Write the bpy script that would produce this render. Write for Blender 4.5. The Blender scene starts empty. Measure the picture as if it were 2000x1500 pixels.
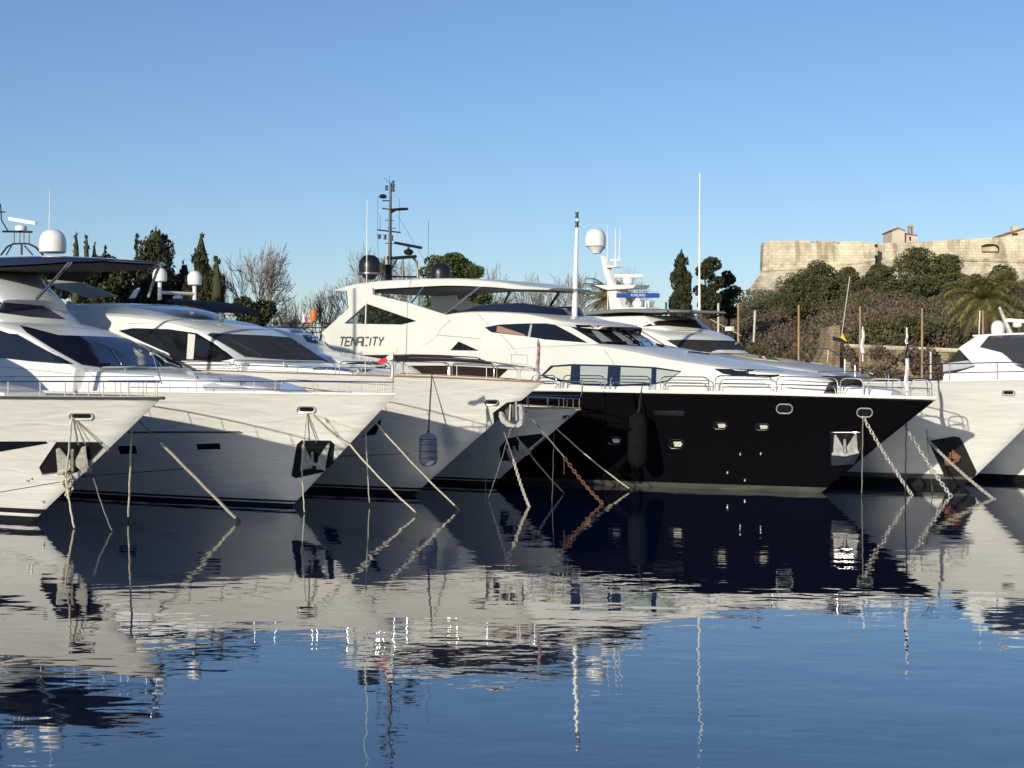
import bpy, bmesh, math, random
import numpy as np
from mathutils import Vector, Matrix
from mathutils.bvhtree import BVHTree
from mathutils.geometry import delaunay_2d_cdt

random.seed(7)
rng = np.random.default_rng(7)
scene = bpy.context.scene
C = scene.collection
R = math.radians

# ------------------------------------------------------------------ camera
F = 3000.0      # focal length in photo pixels (photo 2000 wide)
HZ = 737.0      # horizon row of the photo
CAM = 4.56      # eye height above the water
cd = bpy.data.cameras.new('camera')
cam = bpy.data.objects.new('camera', cd); C.objects.link(cam)
cam.location = (0, 0, CAM); cam.rotation_euler = (R(90), 0, 0)
cd.sensor_width = 36.0; cd.lens = 36.0 * F / 2000.0
cd.shift_y = -(750 - HZ) / 2000.0
cd.clip_start = 0.5; cd.clip_end = 6000
scene.camera = cam

# ------------------------------------------------------------------ sky and sun
SUN_EL = 14.0
SDIR = Vector((0.47, 0.86, 0)).normalized()          # the way the light travels, seen from above
wd = bpy.data.worlds.new('World'); scene.world = wd; wd.use_nodes = True
nt = wd.node_tree; nt.nodes.clear()
sky = nt.nodes.new('ShaderNodeTexSky'); sky.sky_type = 'NISHITA'
sky.sun_disc = False; sky.sun_elevation = R(SUN_EL)
to_sun = -SDIR
sky.sun_rotation = math.atan2(to_sun.x, to_sun.y)
sky.altitude = 0; sky.air_density = 1.0; sky.dust_density = 0.12; sky.ozone_density = 4.6
bg = nt.nodes.new('ShaderNodeBackground'); bg.inputs['Strength'].default_value = 0.099
wo = nt.nodes.new('ShaderNodeOutputWorld')
wb = nt.nodes.new('ShaderNodeMix'); wb.data_type = 'RGBA'; wb.blend_type = 'MULTIPLY'
wb.inputs['Factor'].default_value = 1.0; wb.inputs['B'].default_value = (1.01, 0.91, 0.935, 1)     # the camera's white balance
nt.links.new(sky.outputs[0], wb.inputs['A']); nt.links.new(wb.outputs['Result'], bg.inputs[0]); nt.links.new(bg.outputs[0], wo.inputs[0])
sl = bpy.data.lights.new('sun', 'SUN'); sl.energy = 3.2; sl.angle = R(0.55); sl.color = (1.0, 0.91, 0.73)
so = bpy.data.objects.new('sun', sl); C.objects.link(so)
d = Vector((SDIR.x * math.cos(R(SUN_EL)), SDIR.y * math.cos(R(SUN_EL)), -math.sin(R(SUN_EL))))
so.rotation_euler = d.to_track_quat('-Z', 'Y').to_euler(); so.location = (-30, -40, 40)
vs = scene.view_settings
vs.view_transform = 'Standard'; vs.look = 'None'; vs.exposure = 0.5; vs.gamma = 1.0
scene.cycles.max_bounces = 8; scene.cycles.glossy_bounces = 6; scene.cycles.diffuse_bounces = 3
scene.cycles.caustics_reflective = True; scene.cycles.blur_glossy = 0.34
scene.cycles.sample_clamp_indirect = 20.0
scene.cycles.use_denoising = True

# ------------------------------------------------------------------ materials
MATS = {}
def mat(name, col, rough=0.5, metal=0.0, coat=0.0, var=0.0, vscale=3.0, bump=0.0, bscale=20.0, stretch=(1,1,1), spec=0.5, alpha=1.0, trans=0.0, col2=None, coat_ior=1.5, bdetail=4, bdist=0.0):
    m = bpy.data.materials.new(name); m.use_nodes = True
    n = m.node_tree; p = n.nodes['Principled BSDF']
    p.inputs['Base Color'].default_value = (*col, 1); p.inputs['Roughness'].default_value = rough
    p.inputs['Metallic'].default_value = metal
    p.inputs['Specular IOR Level'].default_value = spec
    if coat:
        p.inputs['Coat Weight'].default_value = coat; p.inputs['Coat Roughness'].default_value = 0.03; p.inputs['Coat IOR'].default_value = coat_ior
    if trans: p.inputs['Transmission Weight'].default_value = trans
    if alpha < 1: p.inputs['Alpha'].default_value = alpha
    tc = None
    if var or bump:
        tc = n.nodes.new('ShaderNodeTexCoord'); mp = n.nodes.new('ShaderNodeMapping')
        mp.inputs['Scale'].default_value = stretch
        n.links.new(tc.outputs['Object'], mp.inputs['Vector'])
    if var:
        tx = n.nodes.new('ShaderNodeTexNoise'); tx.inputs['Scale'].default_value = vscale; tx.inputs['Detail'].default_value = 6
        rp = n.nodes.new('ShaderNodeValToRGB')
        c2 = col2 if col2 else tuple(max(0, c * (1 - var)) for c in col)
        rp.color_ramp.elements[0].color = (*c2, 1); rp.color_ramp.elements[0].position = 0.35
        rp.color_ramp.elements[1].color = (*[min(1, c * (1 + 0.25 * var)) for c in col], 1); rp.color_ramp.elements[1].position = 0.65
        n.links.new(mp.outputs[0], tx.inputs['Vector']); n.links.new(tx.outputs['Fac'], rp.inputs[0])
        n.links.new(rp.outputs[0], p.inputs['Base Color'])
    if bump:
        b = n.nodes.new('ShaderNodeBump'); t2 = n.nodes.new('ShaderNodeTexNoise')
        t2.inputs['Scale'].default_value = bscale; t2.inputs['Detail'].default_value = bdetail; t2.inputs['Distortion'].default_value = bdist
        b.inputs['Strength'].default_value = 1.0; b.inputs['Distance'].default_value = bump
        n.links.new(mp.outputs[0], t2.inputs['Vector']); n.links.new(t2.outputs['Fac'], b.inputs['Height'])
        n.links.new(b.outputs[0], p.inputs['Normal'])
        if coat: n.links.new(b.outputs[0], p.inputs['Coat Normal'])
    MATS[name] = m
    return m

WHITE = mat('white_gelcoat', (0.72, 0.715, 0.68), 0.26, coat=1.0, coat_ior=1.7, var=0.07, vscale=0.7, bump=0.036, bscale=1.15, stretch=(0.5, 0.5, 3.2), bdetail=1.2, bdist=0.7)
WHITE2 = mat('white_superstructure', (0.80, 0.80, 0.77), 0.22, coat=0.35, var=0.03, vscale=0.6)
CREAM = mat('warm_white_paint', (0.64, 0.635, 0.59), 0.3, coat=0.25, var=0.04, vscale=0.5)
BLACKH = mat('black_hull_paint', (0.0045, 0.0038, 0.0045), 0.10, coat=0.06, spec=0.25, bump=0.002, bscale=1.2, stretch=(0.4, 0.4, 1.5))
ANTIF = mat('black_antifouling', (0.012, 0.013, 0.016), 0.5, var=0.4, vscale=2)
GREYB = mat('grey_boot_paint', (0.085, 0.09, 0.078), 0.5, var=0.45, vscale=1.6, stretch=(0.4, 0.4, 3))
DECK = mat('pale_deck', (0.62, 0.61, 0.58), 0.55, var=0.08, vscale=2)
GLASS = mat('tinted_glass', (0.008, 0.009, 0.012), 0.04, spec=0.6)
GLASSB = mat('blue_tinted_glass', (0.010, 0.014, 0.035), 0.04, spec=0.8)
GLASSR = mat('brown_tinted_glass', (0.022, 0.012, 0.010), 0.06, spec=0.5)
MESHC = mat('charcoal_window_cover', (0.028, 0.028, 0.032), 0.75, var=0.3, vscale=2.5, bump=0.01, bscale=3)
BLIND = mat('pale_window_blind', (0.33, 0.37, 0.35), 0.25, spec=0.6)
BLIND_GLINT = mat('cream_blind_and_glint', (0.55, 0.53, 0.42), 0.3, spec=0.5)  # a blind colour that also paints the sun glint in the portholes
NAVY = mat('navy_gloss', (0.012, 0.014, 0.035), 0.16, coat=0.3)
NAVYF = mat('navy_fabric', (0.01, 0.012, 0.03), 0.85)
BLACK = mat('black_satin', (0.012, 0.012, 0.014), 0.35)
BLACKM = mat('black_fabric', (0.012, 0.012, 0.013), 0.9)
STEEL = mat('stainless_steel', (0.62, 0.62, 0.62), 0.13, metal=1.0)
ANCH = mat('anchor_steel', (0.52, 0.52, 0.49), 0.38, metal=0.25, var=0.3, vscale=5)
RIM = mat('satin_rim', (0.60, 0.60, 0.58), 0.25, metal=0.5)
STEELD = mat('brushed_steel', (0.50, 0.50, 0.48), 0.3, metal=1.0, var=0.25, vscale=8)
GALV = mat('galvanised_metal', (0.50, 0.48, 0.42), 0.5, metal=0.15, var=0.35, vscale=9)
RUST = mat('rusty_chain', (0.24, 0.10, 0.055), 0.85, var=0.5, vscale=14)
ROPE = mat('pale_rope', (0.55, 0.50, 0.38), 0.9, var=0.25, vscale=12)
ROPED = mat('grey_rope', (0.20, 0.19, 0.16), 0.9, var=0.3, vscale=12)
ROPEK = mat('black_rope', (0.02, 0.02, 0.02), 0.9)
GREYC = mat('grey_boat_cover', (0.42, 0.43, 0.46), 0.7, var=0.12, vscale=1.5, bump=0.02, bscale=2)
BEIGE = mat('beige_cover', (0.62, 0.50, 0.33), 0.8, var=0.1, vscale=1.5, bump=0.01, bscale=3)
GREYP = mat('grey_fibreglass', (0.22, 0.22, 0.20), 0.4)
DOMEW = mat('white_dome', (0.80, 0.79, 0.75), 0.3)
RED = mat('red_cloth', (0.55, 0.02, 0.03), 0.8)
WCLOTH = mat('white_cloth', (0.75, 0.74, 0.70), 0.85)
MAROON = mat('maroon_cloth', (0.20, 0.03, 0.05), 0.85, var=0.7, vscale=5, col2=(0.5, 0.5, 0.5))
WEED = mat('wet_weedy_rope', (0.035, 0.04, 0.022), 0.6, var=0.5, vscale=9)
YELLOW = mat('yellow_cloth', (0.75, 0.58, 0.02), 0.8)
BLUEP = mat('blue_radar_paint', (0.02, 0.09, 0.45), 0.3)
ORANGE = mat('orange_plastic', (0.60, 0.16, 0.02), 0.5)
FENDN = mat('navy_fender_cover', (0.24, 0.26, 0.33), 0.85, var=0.35, vscale=3, stretch=(1, 1, 4))
FENDK = mat('dark_fender_cover', (0.005, 0.006, 0.006), 0.9, var=0.3, vscale=3, spec=0.15)
SEAM = mat('dark_seam', (0.05, 0.05, 0.05), 0.6)
LETTER = mat('dark_grey_lettering', (0.10, 0.10, 0.11), 0.4)
WOODP = mat('varnished_post', (0.40, 0.26, 0.12), 0.5, var=0.4, vscale=4, stretch=(1, 1, 0.3))
PALEP = mat('pale_post', (0.58, 0.55, 0.46), 0.6, var=0.2, vscale=3)
TEAK = mat('teak_cap', (0.25, 0.16, 0.09), 0.5)
VINYL = mat('clear_vinyl', (0.62, 0.66, 0.72), 0.15, spec=0.6)

# ------------------------------------------------------------------ mesh helpers
def mk(name, verts, faces, m, parent=None, smooth=True, angle=38, label=None):
    me = bpy.data.meshes.new(name)
    me.from_pydata([tuple(v) for v in verts], [], [tuple(f) for f in faces])
    me.validate()
    if smooth:
        me.polygons.foreach_set('use_smooth', [True] * len(me.polygons))
        me.set_sharp_from_angle(angle=R(angle))
    me.materials.append(m); me.update()
    o = bpy.data.objects.new(name, me); C.objects.link(o)
    if parent is not None: o.parent = parent
    if label: o['label'] = label
    return o

def empty(name, loc=(0, 0, 0), rz=0.0):
    o = bpy.data.objects.new(name, None); C.objects.link(o)
    o.empty_display_size = 0.3
    o.location = loc; o.rotation_euler = (0, 0, rz)
    return o

def tag(o, label, cat, group=None, kind=None):
    if label: o['label'] = label
    if cat: o['category'] = cat
    if group: o['group'] = group
    if kind: o['kind'] = kind
    return o

class MB:
    """collects shapes into one mesh"""
    def __init__(s): s.v = []; s.f = []
    def add(s, v, f):
        k = len(s.v); s.v += [Vector(p) for p in v]; s.f += [[i + k for i in q] for q in f]
        return s
    def tube(s, pts, r, n=6, r2=None, closed=False):
        pts = [Vector(p) for p in pts]; N = len(pts)
        if N < 2: return s
        k = len(s.v); up0 = None
        for i, p in enumerate(pts):
            if closed: t = pts[(i + 1) % N] - pts[i - 1]
            else: t = pts[min(i + 1, N - 1)] - pts[max(i - 1, 0)]
            if t.length < 1e-9: t = Vector((0, 0, 1))
            t.normalize()
            if up0 is None: up0 = Vector((0, 0, 1)) if abs(t.z) < 0.9 else Vector((1, 0, 0))
            a = t.cross(up0)
            if a.length < 1e-6: a = t.orthogonal()
            a.normalize(); b = t.cross(a); up0 = -b if b.dot(up0) < 0 else b
            rr = r if r2 is None else r + (r2 - r) * i / (N - 1)
            for j in range(n):
                w = 2 * math.pi * j / n
                s.v.append(p + a * (rr * math.cos(w)) + b * (rr * math.sin(w)))
        for i in range(N if closed else N - 1):
            for j in range(n):
                i2 = (i + 1) % N
                s.f.append([k + i * n + j, k + i * n + (j + 1) % n, k + i2 * n + (j + 1) % n, k + i2 * n + j])
        if not closed:
            s.f.append([k + j for j in reversed(range(n))]); s.f.append([k + (N - 1) * n + j for j in range(n)])
        return s
    def box(s, c, size, rot=None):
        c = Vector(c); h = Vector(size) * 0.5
        vs_ = []
        for dx in (-1, 1):
            for dy in (-1, 1):
                for dz in (-1, 1):
                    p = Vector((dx * h.x, dy * h.y, dz * h.z))
                    if rot is not None: p = rot @ p
                    vs_.append(c + p)
        return s.add(vs_, [[0, 1, 3, 2], [4, 6, 7, 5], [0, 4, 5, 1], [2, 3, 7, 6], [0, 2, 6, 4], [1, 5, 7, 3]])
    def lathe(s, c, prof, n=20, axis=None):
        c = Vector(c); k = len(s.v); M = len(prof)
        q = Vector((0, 0, 1)).rotation_difference(Vector(axis)) if axis is not None else None
        for (r, z) in prof:
            for j in range(n):
                w = 2 * math.pi * j / n
                p = Vector((r * math.cos(w), r * math.sin(w), z))
                if q: p = q @ p
                s.v.append(c + p)
        for i in range(M - 1):
            for j in range(n):
                s.f.append([k + i * n + j, k + i * n + (j + 1) % n, k + (i + 1) * n + (j + 1) % n, k + (i + 1) * n + j])
        s.f.append([k + j for j in reversed(range(n))]); s.f.append([k + (M - 1) * n + j for j in range(n)])
        return s
    def prism(s, poly, vec):
        """closed prism: a 3-D polygon swept by vec"""
        n = len(poly); v = [Vector(p) for p in poly] + [Vector(p) + Vector(vec) for p in poly]
        f = [list(range(n)), [n + i for i in reversed(range(n))]]
        f += [[i, i + n, (i + 1) % n + n, (i + 1) % n] for i in range(n)]
        return s.add(v, f)
    def build(s, name, m, parent=None, smooth=True, angle=38, label=None):
        return mk(name, s.v, s.f, m, parent, smooth, angle, label)

def fast_mesh(name, V, Fq, m, k=4, smooth=False):
    me = bpy.data.meshes.new(name)
    V = np.asarray(V, dtype=np.float32).reshape(-1, 3); Fq = np.asarray(Fq, dtype=np.int32).reshape(-1, k)
    me.vertices.add(len(V)); me.vertices.foreach_set('co', V.ravel())
    me.loops.add(Fq.size); me.loops.foreach_set('vertex_index', Fq.ravel())
    me.polygons.add(len(Fq)); me.polygons.foreach_set('loop_start', np.arange(0, Fq.size, k, dtype=np.int32))
    me.polygons.foreach_set('loop_total', np.full(len(Fq), k, dtype=np.int32))
    if smooth: me.polygons.foreach_set('use_smooth', np.ones(len(Fq), dtype=bool))
    me.update(calc_edges=True); me.validate()
    me.materials.append(m)
    return me

def pchip(xs, ys, x):
    xs = np.asarray(xs, float); ys = np.asarray(ys, float)
    h = np.diff(xs); dl = np.diff(ys) / h
    n = len(xs); m = np.zeros(n)
    if n == 2: m[:] = dl[0]
    else:
        m[0] = dl[0]; m[-1] = dl[-1]
        for i in range(1, n - 1):
            if dl[i - 1] * dl[i] <= 0: m[i] = 0
            else:
                w1 = 2 * h[i] + h[i - 1]; w2 = h[i] + 2 * h[i - 1]
                m[i] = (w1 + w2) / (w1 / dl[i - 1] + w2 / dl[i])
    i = np.clip(np.searchsorted(xs, x) - 1, 0, n - 2)
    t = (x - xs[i]) / h[i]
    return ((2*t**3 - 3*t**2 + 1) * ys[i] + (t**3 - 2*t**2 + t) * h[i] * m[i] + (-2*t**3 + 3*t**2) * ys[i+1] + (t**3 - t**2) * h[i] * m[i+1])

def wray(px, py):
    return Vector(((px - 1000) / F, 1.0, -(py - HZ) / F))
def wpt(px, py, Y):
    """world point seen at a photo pixel at depth Y"""
    return Vector((0, 0, CAM)) + wray(px, py) * Y
def wz(px, py, z=0.0):
    """world point seen at a photo pixel on the level z"""
    dd = wray(px, py); return Vector((0, 0, CAM)) + dd * ((z - CAM) / dd.z)

# ------------------------------------------------------------------ yachts
class Yacht:
    def __init__(s, wl, th, label, name='motor_yacht', O=None, cat='yacht'):
        s.th = R(th)
        if O is None:
            dd = F * CAM / (wl[1] - HZ); s.O = Vector(((wl[0] - 1000) / F * dd, dd, 0))
        else: s.O = Vector((O[0], O[1], 0))
        s.u = Vector((math.cos(s.th), -math.sin(s.th), 0)); s.n = Vector((math.sin(s.th), math.cos(s.th), 0))
        s.root = empty(name, s.O, -s.th)
        tag(s.root, label, cat, 'motor yachts moored side by side')
        s.bv = []; s.bf = []; s.tree = None
    def W(s, p): return s.O + s.u * p[0] + s.n * p[1] + Vector((0, 0, p[2]))
    def Lc(s, w):
        dd = w - s.O; return Vector((dd.dot(s.u), dd.dot(s.n), w.z))
    def P(s, px, py, y=0.0):
        """local point on the lengthwise plane at lateral y (port +) seen at a photo pixel"""
        a = (px - 1000) / F; o = s.O + s.n * y
        q = (a * o.y - o.x) / (s.u.x - a * s.u.y); Yw = o.y + s.u.y * q
        return Vector((q, y, CAM - (py - HZ) * Yw / F))
    def XZ(s, px, py, y=0.0):
        p = s.P(px, py, y); return p.x, p.z
    def solid(s, v, f):
        k = len(s.bv); s.bv += [s.W(p) for p in v]; s.bf += [[i + k for i in q] for q in f]; s.tree = None
    def hit(s, px, py):
        if s.tree is None: s.tree = BVHTree.FromPolygons(s.bv, s.bf)
        dd = wray(px, py).normalized()
        loc, n, i, dist = s.tree.ray_cast(Vector((0, 0, CAM)), dd)
        if loc is None: return None
        if n.dot(dd) > 0: n = -n
        return loc, n
    def H(s, px, py, off=0.0):
        """local point on the body surface seen at a photo pixel"""
        h = s.hit(px, py)
        if h is None: return None
        return s.Lc(h[0] + h[1] * off)
    def loft(s, name, st, m, nx=30, e=0.55, side=3, cap=True, parent=None, body=True, smooth=38, label=None):
        """st: rows (x, zb, wb, zs, ws, zt[, sweep]) from bow to stern or back"""
        st = sorted([tuple(r) + (0.0,) * (7 - len(r)) for r in st], key=lambda r: r[0])
        A = np.array(st); xs = A[:, 0]
        X = np.unique(np.concatenate([np.linspace(xs[0], xs[-1], nx), xs]))
        P_ = [pchip(xs, A[:, k], X) for k in range(1, 7)]
        v = []; nr = 0
        for i, x in enumerate(X):
            zb, wb, zs, ws, zt, sw = [q[i] for q in P_]
            half = [(wb + (ws - wb) * j / side, zb + (zs - zb) * j / side) for j in range(side + 1)]
            for k in range(1, 7):
                ph = math.pi / 2 * k / 6
                half.append((ws * max(0, math.cos(ph)) ** e, zs + (zt - zs) * math.sin(ph) ** e))
            half[-1] = (0.0, zt)
            sec = [(-y, z) for y, z in half] + [(y, z) for y, z in reversed(half[:-1])]
            nr = len(sec)
            for y, z in sec: v.append((x - sw * (y / max(ws, 0.05)) ** 2, y, z))
        f = []
        n = len(X)
        for i in range(n - 1):
            for j in range(nr - 1):
                f.append([i * nr + j, (i + 1) * nr + j, (i + 1) * nr + j + 1, i * nr + j + 1])
            f.append([i * nr + nr - 1, (i + 1) * nr + nr - 1, (i + 1) * nr, i * nr])
        if cap: f.append([j for j in range(nr)]); f.append([(n - 1) * nr + j for j in reversed(range(nr))])
        if body: s.solid(v, f)
        return mk(name, v, f, m, parent or s.root, True, smooth, label)
    def hull(s, tip, L, Bd, Bw, Ld, Lw, sheer, m, boot, pd=2.0, pw=1.6, gam=1.0, flare=1.25, cap=WHITE2, capr=0.05, deckm=DECK, nq=44, bulge=0.0, capz=0.0):
        """boot: list of (z_top, material) bands from the water upwards"""
        xt, zt = tip
        sx = [p[0] for p in sheer]; sz = [p[1] for p in sheer]
        def zsheer(x): return float(np.interp(x, sx, sz))
        s.zsheer = zsheer
        def stem(z):
            if z <= 0: return z * 1.3
            return xt * (z / zt) ** gam
        def half(x, z, q):
            t = min(1.0, max(0.0, z / zsheer(x)))
            uw = min(1, q / Lw); ud = min(1, q / Ld)
            yw = Bw * (1 - (1 - uw) ** pw); yd = Bd * (1 - (1 - ud) ** pd)
            y = yw + (yd - yw) * t ** flare + bulge * math.sin(math.pi * t) * min(1, q / 3)
            y += 0.075 * min(1.0, math.sqrt(max(0.0, q) / 0.3))
            if z < 0: y *= max(0.2, 1 + z * 0.5)
            return y
        s.half = half; s.xt = xt; s.L = L
        def deckpt(q, side=-1, inset=0.0):
            x = xt - q; y = max(0.0, half(x, zsheer(x), q) - inset)
            return Vector((x, side * y, zsheer(x)))
        s.deckpt = deckpt
        ss = np.linspace(0, 1, nq) ** 1.5
        def row(fz):
            z0 = fz(None); xs = stem(z0); out = []
            for k in ss:
                q = k * (xs + L); x = xs - q; z = fz(x)
                out.append((x, half(x, z, q), z))
            return out
        zl = boot[-1][0]
        def bandrows(fzs, name, mm, parent):
            rows = [row(g) for g in fzs]; v = []; f = []; N = nq
            for sd in (-1, 1):
                k0 = len(v)
                for r in rows:
                    for (x, y, z) in r: v.append((x, sd * y, z))
                for a in range(len(rows) - 1):
                    for b_ in range(N - 1):
                        q4 = [k0 + a * N + b_, k0 + a * N + b_ + 1, k0 + (a + 1) * N + b_ + 1, k0 + (a + 1) * N + b_]
                        f.append(q4 if sd < 0 else q4[::-1])
            nrow = len(rows)
            f.append([a * N + N - 1 for a in range(nrow)] + [nrow * N + a * N + N - 1 for a in reversed(range(nrow))])
            s.solid(v, f)
            return mk(name, v, f, mm, parent, True, 50)
        ks = [0, .12, .25, .38, .52, .66, .8, .92, 1.0]
        fz = [(lambda x, k=k: (zl + (zt - zl) * k) if x is None else (zl + (zsheer(x) - zl) * k)) for k in ks]
        s.hullo = bandrows(fz, 'hull', m, s.root)
        zp = -0.8
        for (zz, mm) in boot:
            fzs = [(lambda x, a=a: a) for a in ([zp, zp * 0.5 + zz * 0.5, zz] if zp < 0 else [zp, zz])]
            bandrows(fzs, 'boot_stripe', mm, s.hullo); zp = zz
        # deck sheet a little under the gunwale
        v = []; f = []
        for k in ss:
            p = deckpt(k * (xt + L), -1, 0.02); v += [(p.x, p.y, p.z - 0.06), (p.x, 0, p.z - 0.02), (p.x, -p.y, p.z - 0.06)]
        for i in range(nq - 1):
            for j in (0, 1): f.append([i * 3 + j, i * 3 + j + 1, i * 3 + 4 + j, i * 3 + 3 + j])
        mk('deck', v, f, deckm, s.root); s.solid(v, f)
        # gunwale moulding
        for sd in (-1, 1):
            pts = [deckpt(k * (xt + L), sd) + Vector((0.01, 0, capz)) for k in ss[:-1]]
            MB().tube(pts, capr, 6).build('gunwale', cap, s.hullo)
    def q_at(s, px, side=-1, inset=0.12):
        best = None
        for q in np.linspace(0, s.xt + s.L, 400):
            w = s.W(s.deckpt(q, side, inset)); p = 1000 + F * w.x / w.y
            if best is None or abs(p - px) < best[0]: best = (abs(p - px), q)
        return best[1]
    def patch(s, name, poly, m, off=0.012, step=7.0, parent=None, depth=0.03, label=None, smooth=True):
        """a thin shell on the body, its outline given in photo pixels"""
        pts = []
        for i, a in enumerate(poly):
            b = poly[(i + 1) % len(poly)]; n = max(1, int(math.hypot(b[0] - a[0], b[1] - a[1]) / step))
            for k in range(n): pts.append(Vector((a[0] + (b[0] - a[0]) * k / n, a[1] + (b[1] - a[1]) * k / n)))
        nb = len(pts)
        x0 = min(p.x for p in pts); x1 = max(p.x for p in pts); y0 = min(p.y for p in pts); y1 = max(p.y for p in pts)
        def inside(x, y):
            c = False
            for i in range(nb):
                a, b = pts[i], pts[i - 1]
                if (a.y > y) != (b.y > y) and x < (b.x - a.x) * (y - a.y) / (b.y - a.y) + a.x: c = not c
            return c
        x = x0 + step * .7
        inner = []
        while x < x1:
            y = y0 + step * .7
            while y < y1:
                if inside(x, y) and min((p.x - x) ** 2 + (p.y - y) ** 2 for p in pts[:nb]) > (step * .45) ** 2: inner.append(Vector((x, y)))
                y += step
            x += step
        ed = [(i, (i + 1) % nb) for i in range(nb)]
        r = delaunay_2d_cdt(pts + inner, ed, [], 1, 1e-4)
        V2, E2, F2 = r[0], r[1], r[2]
        def snap(p):
            h = s.hit(p.x, p.y)
            if h is not None: return h
            best = None
            for tx, ty in ((x0 + x1) / 2, (y0 + y1) / 2), (sum(q.x for q in pts) / nb, sum(q.y for q in pts) / nb), (p.x - 30, p.y), (p.x - 20, p.y + 8):
                if s.hit(tx, ty) is None: continue
                lo, hi = 0.0, 1.0
                for _ in range(11):
                    md = (lo + hi) / 2
                    if s.hit(p.x + (tx - p.x) * md, p.y + (ty - p.y) * md): hi = md
                    else: lo = md
                if best is None or hi * math.hypot(tx - p.x, ty - p.y) < best[0]:
                    best = (hi * math.hypot(tx - p.x, ty - p.y), s.hit(p.x + (tx - p.x) * hi, p.y + (ty - p.y) * hi))
            return best[1] if best else None
        hits = [snap(p) for p in V2]
        good = [h for h in hits if h]
        if not good: return None
        dm = sorted(h[0].y for h in good)[len(good) // 2]
        fr = []; bk = []
        for p, h in zip(V2, hits):
            if h is None or abs(h[0].y - dm) > 7:
                w = wpt(p.x, p.y, dm)
                loc, n, i, dist = s.tree.find_nearest(w)
                if n.dot(wray(p.x, p.y)) > 0: n = -n
                h = (loc, n)
            fr.append(s.Lc(h[0] + h[1] * off)); bk.append(s.Lc(h[0] - h[1] * depth))
        n = len(fr)
        f = [list(q) for q in F2]
        # orient towards the camera
        camL = s.Lc(Vector((0, 0, CAM)))
        for q in f:
            a, b, c = fr[q[0]], fr[q[1]], fr[q[2]]
            if (b - a).cross(c - a).dot(camL - a) < 0: q.reverse()
        cnt = {}
        for q in f:
            for i in range(len(q)):
                e = (q[i], q[(i + 1) % len(q)]); cnt[e] = 1
        ring = [e for e in cnt if (e[1], e[0]) not in cnt]
        ff = f + [[a + n for a in reversed(q)] for q in f] + [[e[1], e[0], e[0] + n, e[1] + n] for e in ring]
        return mk(name, fr + bk, ff, m, parent or s.root, smooth, 30, label)
    def stroke(s, name, pxs, w, m, off=0.02, parent=None):
        """a raised bead following photo pixels across the body"""
        pts = []
        for i in range(len(pxs) - 1):
            a, b = pxs[i], pxs[i + 1]; n = max(1, int(math.hypot(b[0] - a[0], b[1] - a[1]) / 8))
            for k in range(n + (i == len(pxs) - 2)):
                h = s.H(a[0] + (b[0] - a[0]) * k / n, a[1] + (b[1] - a[1]) * k / n, off)
                if h: pts.append(h)
        if len(pts) > 1: return MB().tube(pts, w, 5).build(name, m, parent or s.root)
    def plate(s, name, poly, y, th, m, parent=None, label=None, smooth=False):
        """a flat panel of thickness th at lateral y, outline in photo pixels"""
        return MB().prism([s.P(a, b, y) for a, b in poly], (0, th, 0)).build(name, m, parent or s.root, smooth, 30, label)
    def rod(s, name, a, b, r, m, parent=None, n=6, r2=None):
        return MB().tube([a, b], r, n, r2).build(name, m, parent or s.root)
    def dome(s, px, ytop, ybot, wpx, y, m, name='radar_dome', collar=None, parent=None):
        a = s.P(px, ybot, y); b = s.P(px, ytop, y); h = b.z - a.z
        r = wpx / 2 * (s.W(a).y) / F
        prof = [(r * .86, 0), (r * .97, h * .04), (r, h * .3)] + [(r * math.cos(t) ** 0.75, h * (.42 + .58 * math.sin(t))) for t in [0, .3, .6, .85, 1.1, 1.3, 1.45]] + [(0.01, h)]
        o = MB().lathe(a, prof, 24).build(name, m, parent or s.root)
        if collar: MB().lathe(a + Vector((0, 0, -0.02)), [(r * 1.0, 0), (r * 1.03, h * .05), (r * 1.03, h * .1), (r * .99, h * .11)], 24).build('collar', collar, o)
        return o
    def rail(s, pxs, h, m=STEEL, r=0.02, inset=0.12, side=-1, mid=None, posts=(), hoop=False, rise=0.0):
        """hand rail along the gunwale between two photo columns"""
        q0, q1 = s.q_at(pxs[0], -1, inset), s.q_at(pxs[1], -1, inset)
        return s.railq(q0, q1, h, m, r, inset, side, mid, [s.q_at(p, -1, inset) for p in posts], hoop, rise)
    def railq(s, q0, q1, h, m=STEEL, r=0.02, inset=0.12, side=-1, mid=None, posts=(), hoop=False, rise=0.0):
        n = max(3, int(abs(q1 - q0) / 0.5)); up = Vector((0, 0, 1))
        pts = [s.deckpt(q0 + (q1 - q0) * k / n, side, inset) + up * (h + rise * k / n) for k in range(n + 1)]
        if hoop:
            c = 0.22
            def corner(base, top, inner):
                dirv = (inner - top).normalized()
                return [base, top - up * c] + [top - up * c + up * (c * math.sin(a)) + dirv * (c * (1 - math.cos(a))) for a in (.5, 1.0)] + [top + dirv * c]
            A = corner(s.deckpt(q0, side, inset), pts[0], pts[1]); B_ = corner(s.deckpt(q1, side, inset), pts[-1], pts[-2])
            mids = [p for p in pts[1:-1] if (p - pts[0]).length > c * 1.2 and (p - pts[-1]).length > c * 1.2]
            o = MB().tube(A + mids + B_[::-1], r, 6).build('rail', m, s.root)
        else:
            o = MB().tube(pts, r, 6).build('rail', m, s.root)
        if mid:
            MB().tube([s.deckpt(q0 + (q1 - q0) * k / n, side, inset) + up * mid for k in range(n + 1)], r * .75, 5).build('lower_rail', m, o)
        for q in posts:
            k = (q - q0) / (q1 - q0) if q1 != q0 else 0
            b = s.deckpt(q, side, inset)
            MB().tube([b, b + up * (h + rise * k)], r * .85, 6).build('stanchion', m, o)
        return o

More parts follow.
